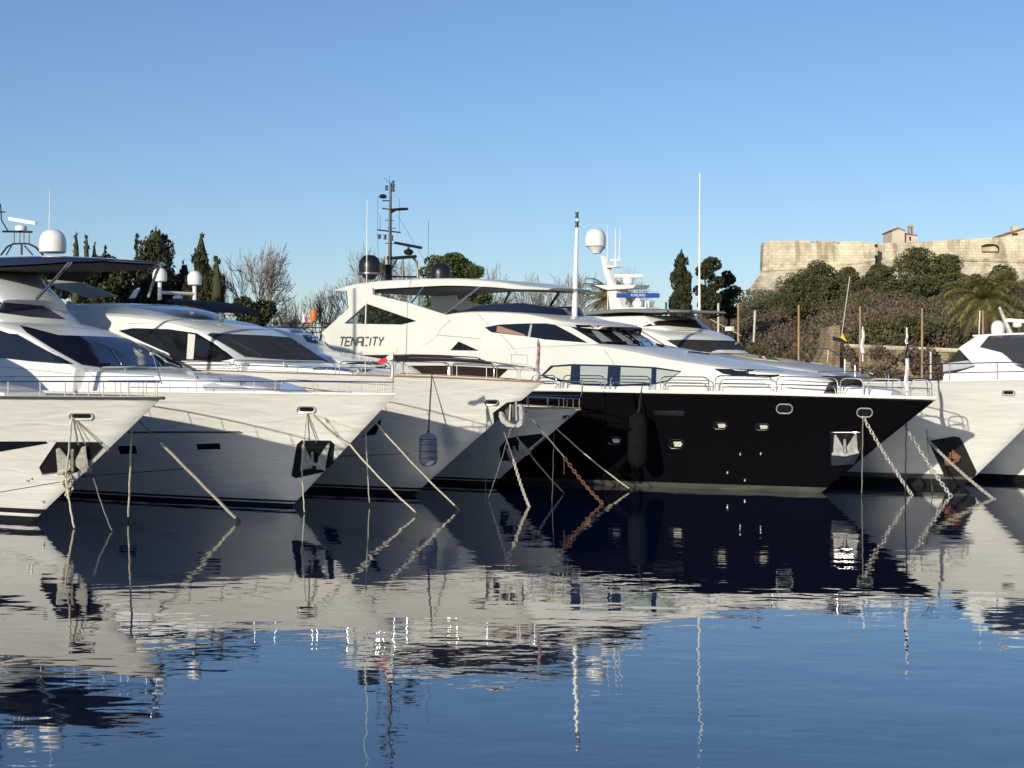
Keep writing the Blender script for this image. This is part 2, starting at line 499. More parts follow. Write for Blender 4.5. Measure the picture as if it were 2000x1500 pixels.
def fairlead(b, x0, y0, x1, y1, m=RIM, inner=BLACK, parent=None, rim=.028):
    """an oval hawse opening with a raised metal rim"""
    cx, cy = (x0 + x1) / 2, (y0 + y1) / 2; hh = (y1 - y0) / 2; hw = (x1 - x0) / 2 - hh
    pl = []
    for i in range(20):
        w = 2 * math.pi * i / 20
        pl.append((cx + (hw if math.cos(w) >= 0 else -hw) + hh * math.cos(w), cy + hh * math.sin(w)))
    pin = [(cx + (p[0] - cx) * .8, cy + (p[1] - cy) * .62) for p in pl]
    pts = [b.H(*p, 0.02) for p in pl]
    pts = [p for p in pts if p]
    if len(pts) < 8: return None
    o = MB().tube(pts, rim, 6, closed=True).build('fairlead', m, parent or b.root)
    b.patch('fairlead_opening', pin, inner, 0.006, 6, o)
    return o

def rope(name, pts, r, m, label, cat='mooring line', sag=0.0, n=6, group='mooring lines'):
    P_ = []
    for i in range(len(pts) - 1):
        a, b = Vector(pts[i]), Vector(pts[i + 1]); k = 14
        for j in range(k + (i == len(pts) - 2)):
            t = j / k; p = a.lerp(b, t); p.z -= sag * 4 * t * (1 - t)
            p.x += .008 * math.sin(j * 1.7 + a.x * 9); P_.append(p)
    root = empty(name, pts[0])
    o = P_[0].copy(); P_ = [p - o for p in P_]; root.location = o
    wet = P_[-1].z + o.z < 0.3
    ring = MB()
    cut = len(P_) - (1 if wet else 0)
    MB().tube(P_[:max(2, cut)], r, n).build('strand', m, root)
    if wet: MB().tube(P_[max(2, cut) - 1:], r * 1.12, n).build('wet_end', WEED, root)
    return tag(root, label, cat, group)

def chain(name, a, b, m, label, link=0.16, r=0.018, sag=0.1):
    a = Vector(a); b = Vector(b); L_ = (b - a).length; n = max(2, int(L_ / (link * 0.72)))
    mb = MB(); dirv = (b - a).normalized(); s1 = dirv.cross(Vector((0, 0, 1))).normalized(); s2 = dirv.cross(s1)
    for i in range(n):
        t = (i + .5) / n; c = a.lerp(b, t) - Vector((0, 0, sag * 4 * t * (1 - t))); sd = s1 if i % 2 else s2
        pts = []
        for k in range(8):
            w = 2 * math.pi * k / 8
            pts.append(c + dirv * (link * .5 * math.cos(w)) + sd * (link * .3 * math.sin(w)))
        mb.tube(pts, r, 4, closed=True)
    o = mb.build(name, m); return tag(o, label, 'chain', 'mooring lines')

# ------------------------------------------------------------------ water
def water_material():
    m = bpy.data.materials.new('harbour_water'); m.use_nodes = True; n = m.node_tree; p = n.nodes['Principled BSDF']
    p.inputs['Base Color'].default_value = (0.002, 0.009, 0.034, 1); p.inputs['Roughness'].default_value = 0.015
    p.inputs['IOR'].default_value = 2.1
    tc = n.nodes.new('ShaderNodeTexCoord')
    prev = None
    def layer(scale, dist, sx, sy, detail, mod=None):
        nonlocal prev
        mp = n.nodes.new('ShaderNodeMapping'); mp.inputs['Scale'].default_value = (sx, sy, 1); mp.inputs['Rotation'].default_value = (0, 0, 0.25)
        tx = n.nodes.new('ShaderNodeTexNoise'); tx.inputs['Scale'].default_value = scale; tx.inputs['Detail'].default_value = detail
        tx.inputs['Roughness'].default_value = 0.45
        b = n.nodes.new('ShaderNodeBump'); b.inputs['Strength'].default_value = 1.0; b.inputs['Distance'].default_value = dist
        n.links.new(tc.outputs['Object'], mp.inputs[0]); n.links.new(mp.outputs[0], tx.inputs['Vector'])
        if mod:
            lo = n.nodes.new('ShaderNodeTexNoise'); lo.inputs['Scale'].default_value = mod; lo.inputs['Detail'].default_value = 2; n.links.new(tc.outputs['Object'], lo.inputs['Vector'])
            mr = n.nodes.new('ShaderNodeMapRange'); mr.inputs['From Min'].default_value = .38; mr.inputs['From Max'].default_value = .66; n.links.new(lo.outputs['Fac'], mr.inputs['Value'])
            mu = n.nodes.new('ShaderNodeMath'); mu.operation = 'MULTIPLY'; n.links.new(tx.outputs['Fac'], mu.inputs[0]); n.links.new(mr.outputs[0], mu.inputs[1]); n.links.new(mu.outputs[0], b.inputs['Height'])
        else: n.links.new(tx.outputs['Fac'], b.inputs['Height'])
        if prev: n.links.new(prev.outputs[0], b.inputs['Normal'])
        prev = b
    layer(0.22, 0.016, 1, 1, 1)
    layer(0.9, 0.0075, 0.8, 1.3, 2)
    layer(3.2, 0.0024, 0.7, 1.4, 2, .07)
    n.links.new(prev.outputs[0], p.inputs['Normal'])
    return m
WATER = water_material()
o = mk('water', [(-1500, -300, 0), (1500, -300, 0), (1500, 2500, 0), (-1500, 2500, 0)], [(0, 1, 2, 3)], WATER, None, False)
tag(o, None, None, None, 'structure')

# ================================================================== yacht at the far left: only its bow is in the picture
b1 = Yacht((65, 1018), 42, 'white motor yacht bow at the far left edge with black wedge window')
b1.hull((6.97, 4.02), 24, 3.3, 2.9, 14, 17, [(-30, 3.95), (-6, 4.02), (7, 4.02)], WHITE,
        [(0.16, ANTIF), (0.26, WHITE), (0.42, ANTIF)], flare=1.1, cap=SEAM, capr=0.045, capz=-0.06)
b1.loft('coachroof', [(-0.5, 3.8, .9, 4.05, .7, 4.08), (-2.5, 3.8, 1.4, 4.2, 1.2, 4.28), (-9, 3.8, 2.0, 4.45, 1.7, 4.6), (-16, 3.8, 2.2, 4.7, 1.9, 4.8)], WHITE2)
b1.loft('cabin', [(-6.8, 3.7, 2.2, 4.5, 2.0, 4.6, .4), (-10.5, 3.7, 2.5, 6.0, 2.1, 6.3, .4), (-14, 3.7, 2.6, 6.6, 2.2, 6.9), (-23, 3.7, 2.6, 6.8, 2.3, 7.1)], WHITE2, body=False)
MB().tube([(-5.4, .3, 4.0), (-5.4, .3, 10), (-5.4, .3, 14.8)], .16, 8, .09).build('mast', WHITE2, b1.root)  # unseen mast, placed so its shadow band crosses the cream arch
MB().tube([(-6.1, -.6, 11.5), (-5.0, .9, 11.5)], .06, 6).build('spreader', WHITE2, b1.root)
b1.rail((-60, 314), 0.42, r=0.026, posts=(18, 80, 125, 145, 175, 202, 233, 250, 285, 306))
b1.railq(.35, 11, 0.40, r=0.022, side=1, posts=(1, 2.5, 4, 5.5, 7, 9))
b1.rail((-60, 300), 0.56, r=0.014, posts=())
a = b1.P(316, 750); MB().tube([a, b1.P(299, 694)], .02, 6).build('bow_staff', STEEL, b1.root)
MB().lathe(b1.P(296, 695), [(.02, 0), (.07, .03), (.07, .1), (.02, .14)], 10).build('bow_light', STEEL, b1.root)
fairlead(b1, 136, 806, 183, 819)
b1.patch('hull_window', [(-40, 862), (90, 862), (94, 866), (30, 877), (-40, 889)], GLASS, .008)
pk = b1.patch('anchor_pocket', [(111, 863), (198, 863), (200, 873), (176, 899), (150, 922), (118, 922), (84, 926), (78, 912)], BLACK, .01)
b1.stroke('anchor_pocket_rim', [(111, 863), (198, 863), (200, 873), (176, 899)], .018, STEELD, .02)
b1.stroke('anchor_pocket_rim', [(118, 922), (84, 926), (78, 912), (111, 863)], .018, STEELD, .02)
def anchor(b, flukes, shank, crown, m=GALV, off=.14):
    root = None
    for fl in flukes:
        o = b.patch('anchor' if root is None else 'fluke', fl, m, off, 6, None if root is None else root, depth=-(off - .05))
        if root is None: root = o
    if root is None: return
    pts = [b.H(*p, off + .05) for p in shank]; MB().tube([p for p in pts if p], .055, 6).build('shank', m, root)
    pts = [b.H(*p, off + .03) for p in crown]; MB().tube([p for p in pts if p], .06, 6).build('crown', m, root)
anchor(b1, [[(114, 873), (120, 871), (144, 898), (141, 912), (122, 921), (118, 921)], [(164, 869), (172, 868), (176, 913), (171, 920), (152, 905), (150, 898)]], [(147, 872), (148, 912)], [(120, 920), (148, 906), (173, 917)])
b1.stroke('chine', [(0, 961), (60, 951), (118, 941)], .012, SEAM, .004)
for p in ((55, 938), (62, 934), (85, 979)):
    h = b1.H(*p, .01)
    if h: MB().lathe(h, [(.05, -.03), (.05, .03)], 10).build('skin_fitting', STEELD, b1.root)

# ================================================================== second yacht: blue windshield, black hardtop
b2 = Yacht((570, 989), 42, 'large white yacht with dark blue windshield and black hardtop at left')
b2.hull((5.30, 4.0), 27, 3.3, 2.9, 14, 17, [(-30, 3.98), (-4, 4.04), (5.3, 4.0)], WHITE,
        [(0.11, ANTIF), (0.15, WHITE2), (0.23, ANTIF)], flare=1.15, cap=WHITE2, capr=0.035)
b2.loft('coachroof', [(-9.9, 3.7, 2.6, 4.7, 2.3, 4.88), (-6.5, 3.7, 2.4, 4.55, 2.05, 4.78), (-4.1, 3.7, 2.1, 4.4, 1.8, 4.66), (-2.3, 3.7, 1.8, 4.25, 1.5, 4.48), (-.7, 3.7, 1.4, 4.1, 1.1, 4.28), (.3, 3.7, .9, 3.98, .6, 4.04)], WHITE2)
b2.loft('cabin', [(-9.2, 3.7, 2.85, 4.78, 2.72, 4.95, .35), (-9.6, 3.7, 2.85, 4.95, 2.7, 5.08, .4), (-13.3, 3.7, 2.95, 6.12, 2.35, 6.4, .5), (-14.2, 3.7, 2.95, 6.32, 2.35, 6.62, .5), (-17.3, 3.7, 3, 6.7, 2.4, 7.0), (-26.5, 3.7, 3, 6.9, 2.5, 7.2)], WHITE2, nx=44)
b2.loft('flybridge', [(-15.6, 6.3, 2.1, 6.75, 1.8, 6.8, .5), (-16.4, 6.3, 2.2, 7.1, 2.05, 7.2, .6), (-17.8, 6.4, 2.3, 7.6, 2.1, 7.75, .6), (-20, 6.5, 2.3, 7.7, 2.2, 7.85), (-26, 6.5, 2.3, 7.8, 2.2, 7.9)], WHITE2)
b2.loft('clear_enclosure', [(-16.6, 7.4, 1.7, 7.7, 1.5, 7.85, .4), (-18.2, 7.4, 1.9, 8.5, 1.6, 8.75, .4), (-19.5, 7.4, 1.9, 9.1, 1.7, 9.2), (-25.5, 7.4, 1.9, 9.3, 1.8, 9.4)], VINYL)
b2.loft('hardtop', [(-9.3, 9.10, 1.0, 9.13, .95, 9.16), (-9.9, 9.08, 1.7, 9.16, 1.65, 9.22), (-12, 9.08, 2.2, 9.25, 2.15, 9.4), (-16, 9.15, 2.35, 9.38, 2.3, 9.58), (-26.5, 9.4, 2.4, 9.65, 2.35, 9.8)], NAVY, body=False)
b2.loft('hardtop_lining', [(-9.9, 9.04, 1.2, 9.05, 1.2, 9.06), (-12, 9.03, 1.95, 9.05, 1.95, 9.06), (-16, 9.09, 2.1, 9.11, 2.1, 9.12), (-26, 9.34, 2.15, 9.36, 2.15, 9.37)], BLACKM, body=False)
b2.patch('windshield', [(38, 636), (62, 642), (115, 656), (180, 658), (226, 660), (250, 663), (310, 692), (364, 719), (290, 720), (203, 719), (160, 713), (100, 680), (52, 650)], GLASSB, .035, 5)
b2.patch('side_window', [(-30, 643), (0, 645), (20, 652), (35, 653), (90, 684), (142, 712), (60, 706), (0, 699), (-30, 697)], GLASS, .035, 5)
b2.patch('flybridge_windscreen', [(-30, 588), (0, 590), (84, 597), (128, 624), (60, 619), (0, 611), (-30, 609)], GLASSB, .012)
for w in ([(183, 668), (213, 680), (243, 698)], [(243, 668), (284, 683), (320, 702)], [(213, 680), (240, 720)], [(284, 683), (316, 720)]):
    b2.stroke('wiper', w, .018, STEELD, .08)
b2.patch('cover', [(395, 752), (445, 742), (500, 745), (546, 752), (546, 764), (400, 764)], GREYC, .02)
MB().tube([b2.P(140, 508, -1.9), b2.P(72, 584, -1.9)], .07, 8).build('strut', STEEL, b2.root)
MB().tube([b2.P(311, 519, 2.1), b2.P(297, 556, 2.1), b2.P(290, 580, 2.1)], .06, 8).build('strut', GREYP, b2.root)
b2.plate('canvas_panel', [(92, 545), (104, 520), (186, 524), (160, 552), (122, 548)], 1.5, .05, BLACKM)
d_ = b2.dome(103, 448, 494, 52, 0.0, DOMEW)
MB().tube([b2.P(96, 452), b2.P(97, 368)], .016, 5, .008).build('whip_antenna', DOMEW, b2.root)
rm = MB()
for q in ((27, 476), (38, 476), (46, 476), (56, 476)): rm.tube([b2.P(q[0], 452), b2.P(q[0], 476)], .035, 5)
rm.tube([b2.P(6, 452), b2.P(62, 453)], .05, 6).tube([b2.P(2, 498), b2.P(14, 482), b2.P(27, 476), b2.P(56, 476), b2.P(70, 483), b2.P(84, 498)], .04, 6)
rm.tube([b2.P(12, 498), b2.P(22, 481)], .03, 5).tube([b2.P(42, 478), b2.P(42, 498)], .06, 6).tube([b2.P(48, 480), b2.P(64, 498)], .03, 5)
rm.tube([b2.P(16, 452), b2.P(3, 430), b2.P(1, 398)], .03, 5).tube([b2.P(-6, 414), b2.P(10, 414)], .03, 5)
rm.build('radar_frame', BLACK, b2.root)
MB().lathe(b2.P(41, 451), [(.22, 0), (.25, .05), (.25, .2), (.12, .26)], 16).build('radar_motor', DOMEW, b2.root)
pa, pb = b2.P(19, 427), b2.P(71, 436); cc = (pa + pb) / 2
MB().box(cc, ((pb - pa).length, .14, .14), Matrix.Rotation(math.atan2(pb.z - pa.z, pb.x - pa.x) * -1, 3, 'Y')).build('radar_scanner', DOMEW, b2.root)
for w in ([(0, 716), (60, 722), (140, 730)], [(165, 722), (200, 745), (205, 760)], [(0, 606), (60, 616)]): b2.stroke('panel_seam', w, .008, SEAM, .004)
for px, py in ((195, 722), (245, 724), (310, 722), (430, 745), (470, 752), (385, 740)):
    h = b2.H(px, py, .02)
    if h: MB().lathe(h, [(.06, -.03), (.06, .06), (.02, .09)], 8).build('deck_fitting', STEELD, b2.root)
# rails, fittings
b2.rail((210, 769), 0.40, r=0.02, posts=(270, 330, 383, 495, 537, 610, 620, 678, 735, 740, 768))
b2.railq(.15, 13, .40, r=.018, side=1, posts=(1, 3, 5, 7, 9, 11))
b2.rail((400, 690), 0.18, r=0.014, rise=-.12, posts=())
fairlead(b2, 581, 793, 617, 806)
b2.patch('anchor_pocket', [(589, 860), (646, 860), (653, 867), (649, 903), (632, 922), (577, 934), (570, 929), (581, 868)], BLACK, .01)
anchor(b2, [[(592, 866), (595, 866), (609, 893), (612, 912), (591, 915)], [(625, 890), (643, 864), (646, 866), (636, 914), (620, 914)]], [(614, 880), (615, 905)], [(592, 914), (614, 900), (637, 913)], ANCH, .10)
b2.stroke('anchor_pocket_rim', [(570, 929), (581, 868), (589, 860), (646, 860), (653, 867), (649, 903)], .016, STEEL, .02)
b2.stroke('stem_band', [(686, 866), (668, 884), (652, 900), (640, 911)], .05, BLACK, .0)
for w in ([(229, 870), (266, 869), (270, 887), (235, 888)], [(383, 866), (430, 864), (433, 878), (386, 879)]):
    b2.patch('hull_window', w, GLASS, .012)
    b2.stroke('window_frame', w + [w[0]], .02, CREAM, .012)
b2.stroke('styling_line', [(250, 845), (330, 844), (400, 844), (474, 845)], .02, BLACK, .01)
b2.stroke('styling_line', [(250, 842), (330, 841), (400, 841), (470, 842)], .015, STEEL, .015)
b2.stroke('chine', [(150, 930), (250, 924), (360, 915)], .012, SEAM, .004)

# ================================================================== third yacht: charcoal windshield cover, two small domes
b3 = Yacht((808, 967), 42, 'white yacht with charcoal windshield cover and two small radar domes')
b3.hull((6.65, 4.39), 28, 2.95, 2.6, 14, 17, [(-30, 4.75), (-9, 4.85), (-1, 4.66), (3, 4.55), (6.65, 4.39)], WHITE,
        [(0.18, ANTIF), (0.215, WHITE2), (0.30, ANTIF)], flare=1.15, cap=TEAK, capr=0.03)
b3.loft('coachroof', [(-8.4, 4.3, 2.5, 5.05, 2.25, 5.3), (-5, 4.3, 2.2, 4.95, 1.9, 5.12), (-3.2, 4.3, 1.9, 4.8, 1.6, 4.95), (-1.7, 4.3, 1.5, 4.6, 1.2, 4.72), (-.8, 4.3, 1.0, 4.48, .7, 4.55)], WHITE2)
b3.loft('cabin', [(-7.2, 4.3, 2.6, 5.0, 2.5, 5.15, .25), (-7.6, 4.3, 2.6, 5.16, 2.5, 5.3, .3), (-9.7, 4.3, 2.65, 6.15, 2.25, 6.42, .4), (-10.6, 4.3, 2.7, 6.42, 2.25, 6.72, .4), (-13, 4.3, 2.7, 6.75, 2.3, 7.15), (-16, 4.3, 2.75, 7.05, 2.35, 7.45), (-19, 4.3, 2.75, 7.2, 2.35, 7.6), (-27, 4.3, 2.75, 7.3, 2.4, 7.7)], WHITE2, nx=44)
b3.loft('flybridge', [(-12.6, 6.9, 1.3, 7.05, 1.2, 7.1, .4), (-14.6, 6.9, 1.9, 7.5, 1.8, 7.62, .5), (-17.4, 6.9, 2.2, 7.85, 2.1, 7.95, .5), (-20, 6.9, 2.25, 7.9, 2.15, 8.0), (-26, 6.9, 2.25, 7.95, 2.15, 8.05)], WHITE2)
b3.patch('windshield', [(406, 655), (412, 652), (470, 655), (520, 657), (583, 662), (592, 659), (620, 676), (656, 702), (640, 704), (560, 703), (502, 699), (478, 697), (440, 674)], MESHC, .045, 5)
b3.patch('side_window', [(232, 646), (262, 641), (330, 643), (385, 651), (425, 675), (456, 701), (430, 706), (385, 705), (340, 705), (330, 690), (280, 668)], GLASS, .035, 5)
b3.patch('window_pillar', [(369, 652), (383, 654), (379, 702), (366, 702)], CREAM, .05)
for w in ([(453, 669), (484, 684), (511, 698)], [(543, 677), (575, 689), (605, 702)]): b3.stroke('wiper', w, .02, STEELD, .09)
b3.patch('flybridge_windscreen', [(95, 592), (140, 588), (165, 586), (172, 597), (130, 599), (98, 599)], GLASS, .012)
b3.patch('flybridge_windscreen', [(256, 589), (300, 584), (360, 584), (402, 590), (412, 602), (370, 600), (310, 597), (262, 597)], mat('smoked_screen', (.09, .10, .13), .12), .012)
b3.patch('cream_panel', [(170, 585), (240, 583), (253, 593), (178, 593)], BEIGE, .012)
b3.plate('radar_arch', [(92, 547), (118, 545), (150, 550), (190, 564), (228, 579), (165, 581), (150, 573), (110, 563)], -1.9, .14, GREYP)
b3.plate('canvas_panel', [(252, 582), (262, 566), (272, 562), (262, 582)], -.8, .08, DOMEW)
xr = b3.P(346, 572, 0).x
def at_x(b, px, py, x):
    a = (px - 1000) / F; o = b.O + b.u * x; q = (a * o.y - o.x) / (b.n.x - a * b.n.y); Yw = o.y + b.n.y * q
    return Vector((x, q, CAM - (py - HZ) * Yw / F))
for (px, t, bt) in ((312, 523, 550), (380, 529, 557)):
    p = at_x(b3, px, bt, xr); b3.dome(px, t, bt, 28, p.y, DOMEW)
    q = at_x(b3, px, bt + 27, xr); MB().tube([(p.x, p.y, p.z), (p.x, p.y, q.z - .2)], .09, 8).build('dome_post', DOMEW, b3.root)
MB().tube([at_x(b3, 316, 571, xr), at_x(b3, 378, 574, xr)], .08, 6).build('crossbar', DOMEW, b3.root)
MB().lathe(at_x(b3, 347, 583, xr), [(.22, 0), (.22, .08), (.1, .16)], 12).build('radar_motor', DOMEW, b3.root)
b3.loft('bimini', [(-14.4, 7.9, 1.25, 7.95, 1.25, 8.05), (-12.8, 7.7, 1.3, 7.8, 1.3, 7.9), (-11.0, 7.35, 1.3, 7.45, 1.3, 7.55)], NAVYF, body=False)
p = b3.P(432, 630, 0); MB().lathe(p, [(.12, 0), (.12, .06), (.07, .1), (.12, .18), (.12, .4), (.05, .5)], 12).build('searchlight', DOMEW, b3.root)
# rails
b3.rail((330, 452), 0.36, hoop=True, mid=.2); b3.rail((454, 655), 0.45, hoop=True, mid=.25, posts=(553,)); b3.rail((662, 765), .5, hoop=True, mid=.28, posts=(712,))
b3.rail((772, 875), .55, hoop=True, posts=(797,)); b3.rail((880, 1010), .5, hoop=True, posts=(893, 950)); b3.rail((1017, 1052), .5, hoop=True)
for q0, q1 in ((.6, 3.4), (3.6, 6.6), (6.8, 10)): b3.railq(q0, q1, .5, hoop=True, side=1)
b3.patch('foredeck_hatch', [(610, 717), (640, 719), (728, 722), (718, 726), (612, 722)], GLASS, .02)
b3.patch('hull_window', [(700, 856), (712, 850), (745, 817), (743, 830), (733, 849), (715, 851)], GLASS, .012)
b3.patch('hull_window', [(640, 872), (670, 868), (655, 890), (630, 892)], GLASS, .012)
fairlead(b3, 948, 781, 974, 791, m=STEELD)
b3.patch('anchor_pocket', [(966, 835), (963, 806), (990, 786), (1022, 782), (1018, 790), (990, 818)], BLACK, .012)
DKA = mat('dark_anchor_metal', (0.10, 0.10, 0.085), 0.55, var=0.4, vscale=5)
an = b3.plate('anchor', [(975, 804), (979, 806), (986, 820), (998, 828), (1006, 829), (1004, 835), (990, 833), (979, 825), (974, 814)], -.78, .12, GALV)
b3.plate('fluke', [(986, 802), (996, 792), (1004, 789), (1004, 816), (994, 819), (988, 812)], -.6, .1, DKA, an)
b3.plate('fluke', [(1013, 789), (1019, 793), (1021, 812), (1019, 831), (1010, 836), (1006, 831), (1014, 822)], -.78, .12, GALV, an)
MB().tube([b3.P(997, 790, -.62), b3.P(995, 822, -.8)], .035, 6).build('shank', GALV, an)
MB().tube([b3.P(1008, 786, -.5), b3.P(1009, 822, -.8)], .04, 6).build('shank', ANCH, an)
b3.stroke('chine', [(640, 892), (720, 889), (800, 886)], .012, SEAM, .004)

for w in ([(250, 632), (330, 630), (400, 645)], [(470, 706), (560, 712), (650, 720)]): b3.stroke('panel_seam', w, .008, SEAM, .004)
for px in (480, 560, 640, 700):
    h = b3.H(px, 712 + (px - 480) * .06, .02)
    if h: MB().lathe(h, [(.05, -.03), (.05, .05), (.02, .08)], 8).build('deck_fitting', STEELD, b3.root)
b3.stroke('panel_seam', [(560, 740), (640, 745), (760, 752)], .008, SEAM, .004)
# ================================================================== fourth: the smaller boat between
b4 = Yacht((960, 948), 42, 'smaller white motorboat squeezed beside the black hulled yacht', name='motorboat', cat='boat')
b4.hull((4.86, 3.31), 20, 2.1, 1.85, 10, 13, [(-25, 3.5), (-2, 3.42), (4.86, 3.31)], WHITE,
        [(0.18, ANTIF), (0.215, WHITE2), (0.30, ANTIF)], flare=1.2, cap=TEAK, capr=0.03)
b4.loft('cabin', [(-4.2, 3.3, .9, 4.2, .7, 4.3), (-5.4, 3.3, 1.5, 4.75, 1.3, 4.95, .3), (-6.5, 3.3, 1.8, 5.0, 1.55, 5.25, .4), (-9.5, 3.3, 1.9, 5.4, 1.7, 5.65, .4), (-11.6, 3.3, 1.95, 5.75, 1.75, 5.98, .4), (-12.6, 3.3, 2, 6.35, 1.6, 6.55, .3), (-14, 3.3, 2, 6.7, 1.6, 6.95), (-20, 3.3, 2, 6.8, 1.7, 7.05)], WHITE2, nx=40)
b4.patch('windshield', [(590, 654), (622, 655), (650, 672), (640, 676), (600, 668)], GLASS, .012)
b4.patch('side_window', [(560, 640), (600, 640), (615, 652), (570, 650)], GLASS, .012)
b4.patch('window_band', [(676, 709), (742, 706), (756, 715), (745, 729), (690, 726)], GLASS, .012)
MB().tube([b4.P(712, 692, -1.2), b4.P(716, 560, -1.2), b4.P(717, 390, -1.2)], .03, 5, .012).build('whip_antenna', DOMEW, b4.root)
b4.rail((1028, 1131), .38, r=.022, posts=(1031, 1070, 1093, 1100, 1120, 1131)); b4.rail((1028, 1131), .50, r=.016)
b4.railq(.1, 5, .38, side=1, posts=(1, 2.5, 4))
p = b4.P(1134, 776); MB().tube([p, b4.P(1137, 765), b4.P(1137, 740)], .025, 6).build('bow_staff', STEEL, b4.root)
MB().lathe(b4.P(1137, 750), [(.02, 0), (.08, .02), (.08, .12), (.02, .16)], 10).build('bow_light', STEEL, b4.root)
fairlead(b4, 1099, 810, 1116, 819)
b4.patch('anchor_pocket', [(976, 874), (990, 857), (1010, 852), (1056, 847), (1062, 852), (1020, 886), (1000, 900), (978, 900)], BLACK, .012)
anchor(b4, [[(990, 873), (1012, 881), (1014, 888), (1004, 901), (996, 893)], [(1016, 860), (1020, 861), (1038, 880), (1030, 886), (1014, 888)]], [(1006, 868), (1014, 886)], [(1000, 898), (1016, 890), (1036, 884)], ANCH, .12)

# ================================================================== fifth: the long black hulled yacht
b5 = Yacht((1604, 962), 40, 'long black hulled yacht with white superstructure lettered TENACITY')
b5.hull((4.83, 3.73), 31, 3.45, 3.0, 15, 18, [(-31, 4.02), (-10, 3.98), (-1, 3.88), (4.83, 3.73)], BLACKH,
        [(0.21, GREYB)], flare=1.2, cap=WHITE2, capr=0.07, capz=.05)
# main deck house
b5.loft('deckhouse', [(1.1, 3.7, .9, 4.35, .7, 4.4, .4), (-.2, 3.7, 1.6, 4.62, 1.4, 4.72, .6), (-1.7, 3.7, 2.0, 4.74, 1.75, 4.87, .6), (-3.2, 3.8, 2.35, 4.92, 2.1, 5.1, .6), (-5, 3.8, 2.65, 5.18, 2.35, 5.38, .6), (-7.4, 3.8, 2.9, 5.55, 2.5, 5.85, .5), (-9.2, 3.8, 3.0, 5.78, 2.6, 6.05, .3), (-14, 3.8, 3.05, 5.75, 2.95, 5.9), (-28, 3.8, 3.05, 5.7, 2.95, 5.8)], CREAM, nx=56)
# wheelhouse and upper deck side
b5.loft('wheelhouse', [(-8.6, 5.3, 2.5, 5.85, 2.35, 5.95, .5), (-10.7, 5.3, 2.7, 6.75, 2.2, 6.95, .5), (-11.1, 5.3, 2.75, 6.92, 2.2, 7.08, .5), (-13.5, 5.3, 2.95, 7.35, 2.5, 7.45, .3), (-16, 5.4, 3.0, 7.46, 2.9, 7.55), (-18, 5.55, 2.99, 7.3, 2.96, 7.4), (-19.2, 5.6, 2.99, 6.8, 2.97, 6.85), (-22, 5.62, 2.99, 6.75, 2.97, 6.8), (-25.4, 5.65, 2.99, 6.6, 2.97, 6.65)], CREAM, nx=50)
# forward roof over the wheelhouse, hardtop, arches
b5.loft('wheelhouse_roof', [(-9.1, 6.62, 1.6, 6.68, 1.5, 6.74, .6), (-9.8, 6.72, 2.2, 6.82, 2.1, 6.9, .7), (-12, 6.95, 2.3, 7.08, 2.2, 7.2, .4), (-13.6, 7.2, 2.3, 7.3, 2.2, 7.4)], DECK, body=True)
b5.loft('hardtop', [(-12.0, 8.42, 1.6, 8.46, 1.5, 8.5, .5), (-12.8, 8.44, 2.3, 8.56, 2.2, 8.62, .6), (-14.5, 8.58, 2.6, 8.8, 2.5, 8.88, .4), (-18.2, 8.75, 2.8, 9.03, 2.7, 9.15), (-21.5, 8.74, 2.85, 9.05, 2.75, 9.2), (-23.6, 8.72, 2.85, 8.98, 2.8, 9.1), (-25.0, 8.78, 2.7, 8.86, 2.6, 8.9)], CREAM, body=False, label='cream hardtop over the flybridge')
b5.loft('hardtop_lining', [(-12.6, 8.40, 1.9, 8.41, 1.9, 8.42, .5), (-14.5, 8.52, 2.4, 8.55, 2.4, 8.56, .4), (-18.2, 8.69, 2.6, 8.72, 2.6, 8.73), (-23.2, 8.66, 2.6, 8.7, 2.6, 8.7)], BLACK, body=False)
for sd, yy in ((-1, -3.0), (1, 2.86)):
    # arch side: outer outline with a triangular opening, as two legs and a sill
    leg1 = [(677, 562), (727, 562), (728, 575), (716, 593), (672, 632), (650, 655), (640, 690), (655, 700), (628, 650), (681, 602)]
    out = [(677, 562), (727, 562), (728, 575), (800, 592), (868, 614), (880, 640), (870, 660), (760, 660), (655, 690), (628, 650), (681, 602)]
    hole = [(716, 593), (814, 627), (784, 634), (672, 632)]
    P3 = lambda q: b5.P(q[0], q[1], -3.0)
    def stripfaces(polys, nm, lab=None):
        mb = MB()
        for pl in polys:
            mb.prism([Vector((P3(q).x, yy, P3(q).z)) for q in pl], (0, .14, 0))
        return mb.build(nm, CREAM, b5.root, False, 30, lab)
    stripfaces([[(677, 562), (727, 562), (728, 575), (716, 593), (672, 632), (628, 650), (681, 602)],
                [(728, 575), (800, 592), (868, 614), (880, 625), (862, 640), (814, 627), (716, 593)],
                [(814, 627), (862, 640), (850, 660), (784, 634)],
                [(672, 632), (784, 634), (850, 660), (800, 692), (655, 692), (628, 650)]], 'arch_side')
    MB().prism([Vector((P3(q).x, yy + .06, P3(q).z)) for q in hole], (0, .02, 0)).build('arch_glass', mat('arch_tint_%d' % (sd + 1), (.01, .012, .012), .05, alpha=.35), b5.root, False)
b5.patch('windshield', [(1108, 634), (1160, 635), (1220, 640), (1254, 643), (1285, 660), (1318, 679), (1260, 677), (1200, 673), (1170, 671), (1135, 650)], GLASS, .012)
for k, w in enumerate(([(1147, 638), (1156, 638), (1200, 670), (1178, 670)], [(1187, 641), (1193, 640), (1246, 674), (1226, 673)], [(1219, 643), (1226, 643), (1272, 675), (1258, 675)])):
    b5.patch('interior_blind', w, BLIND, .018)
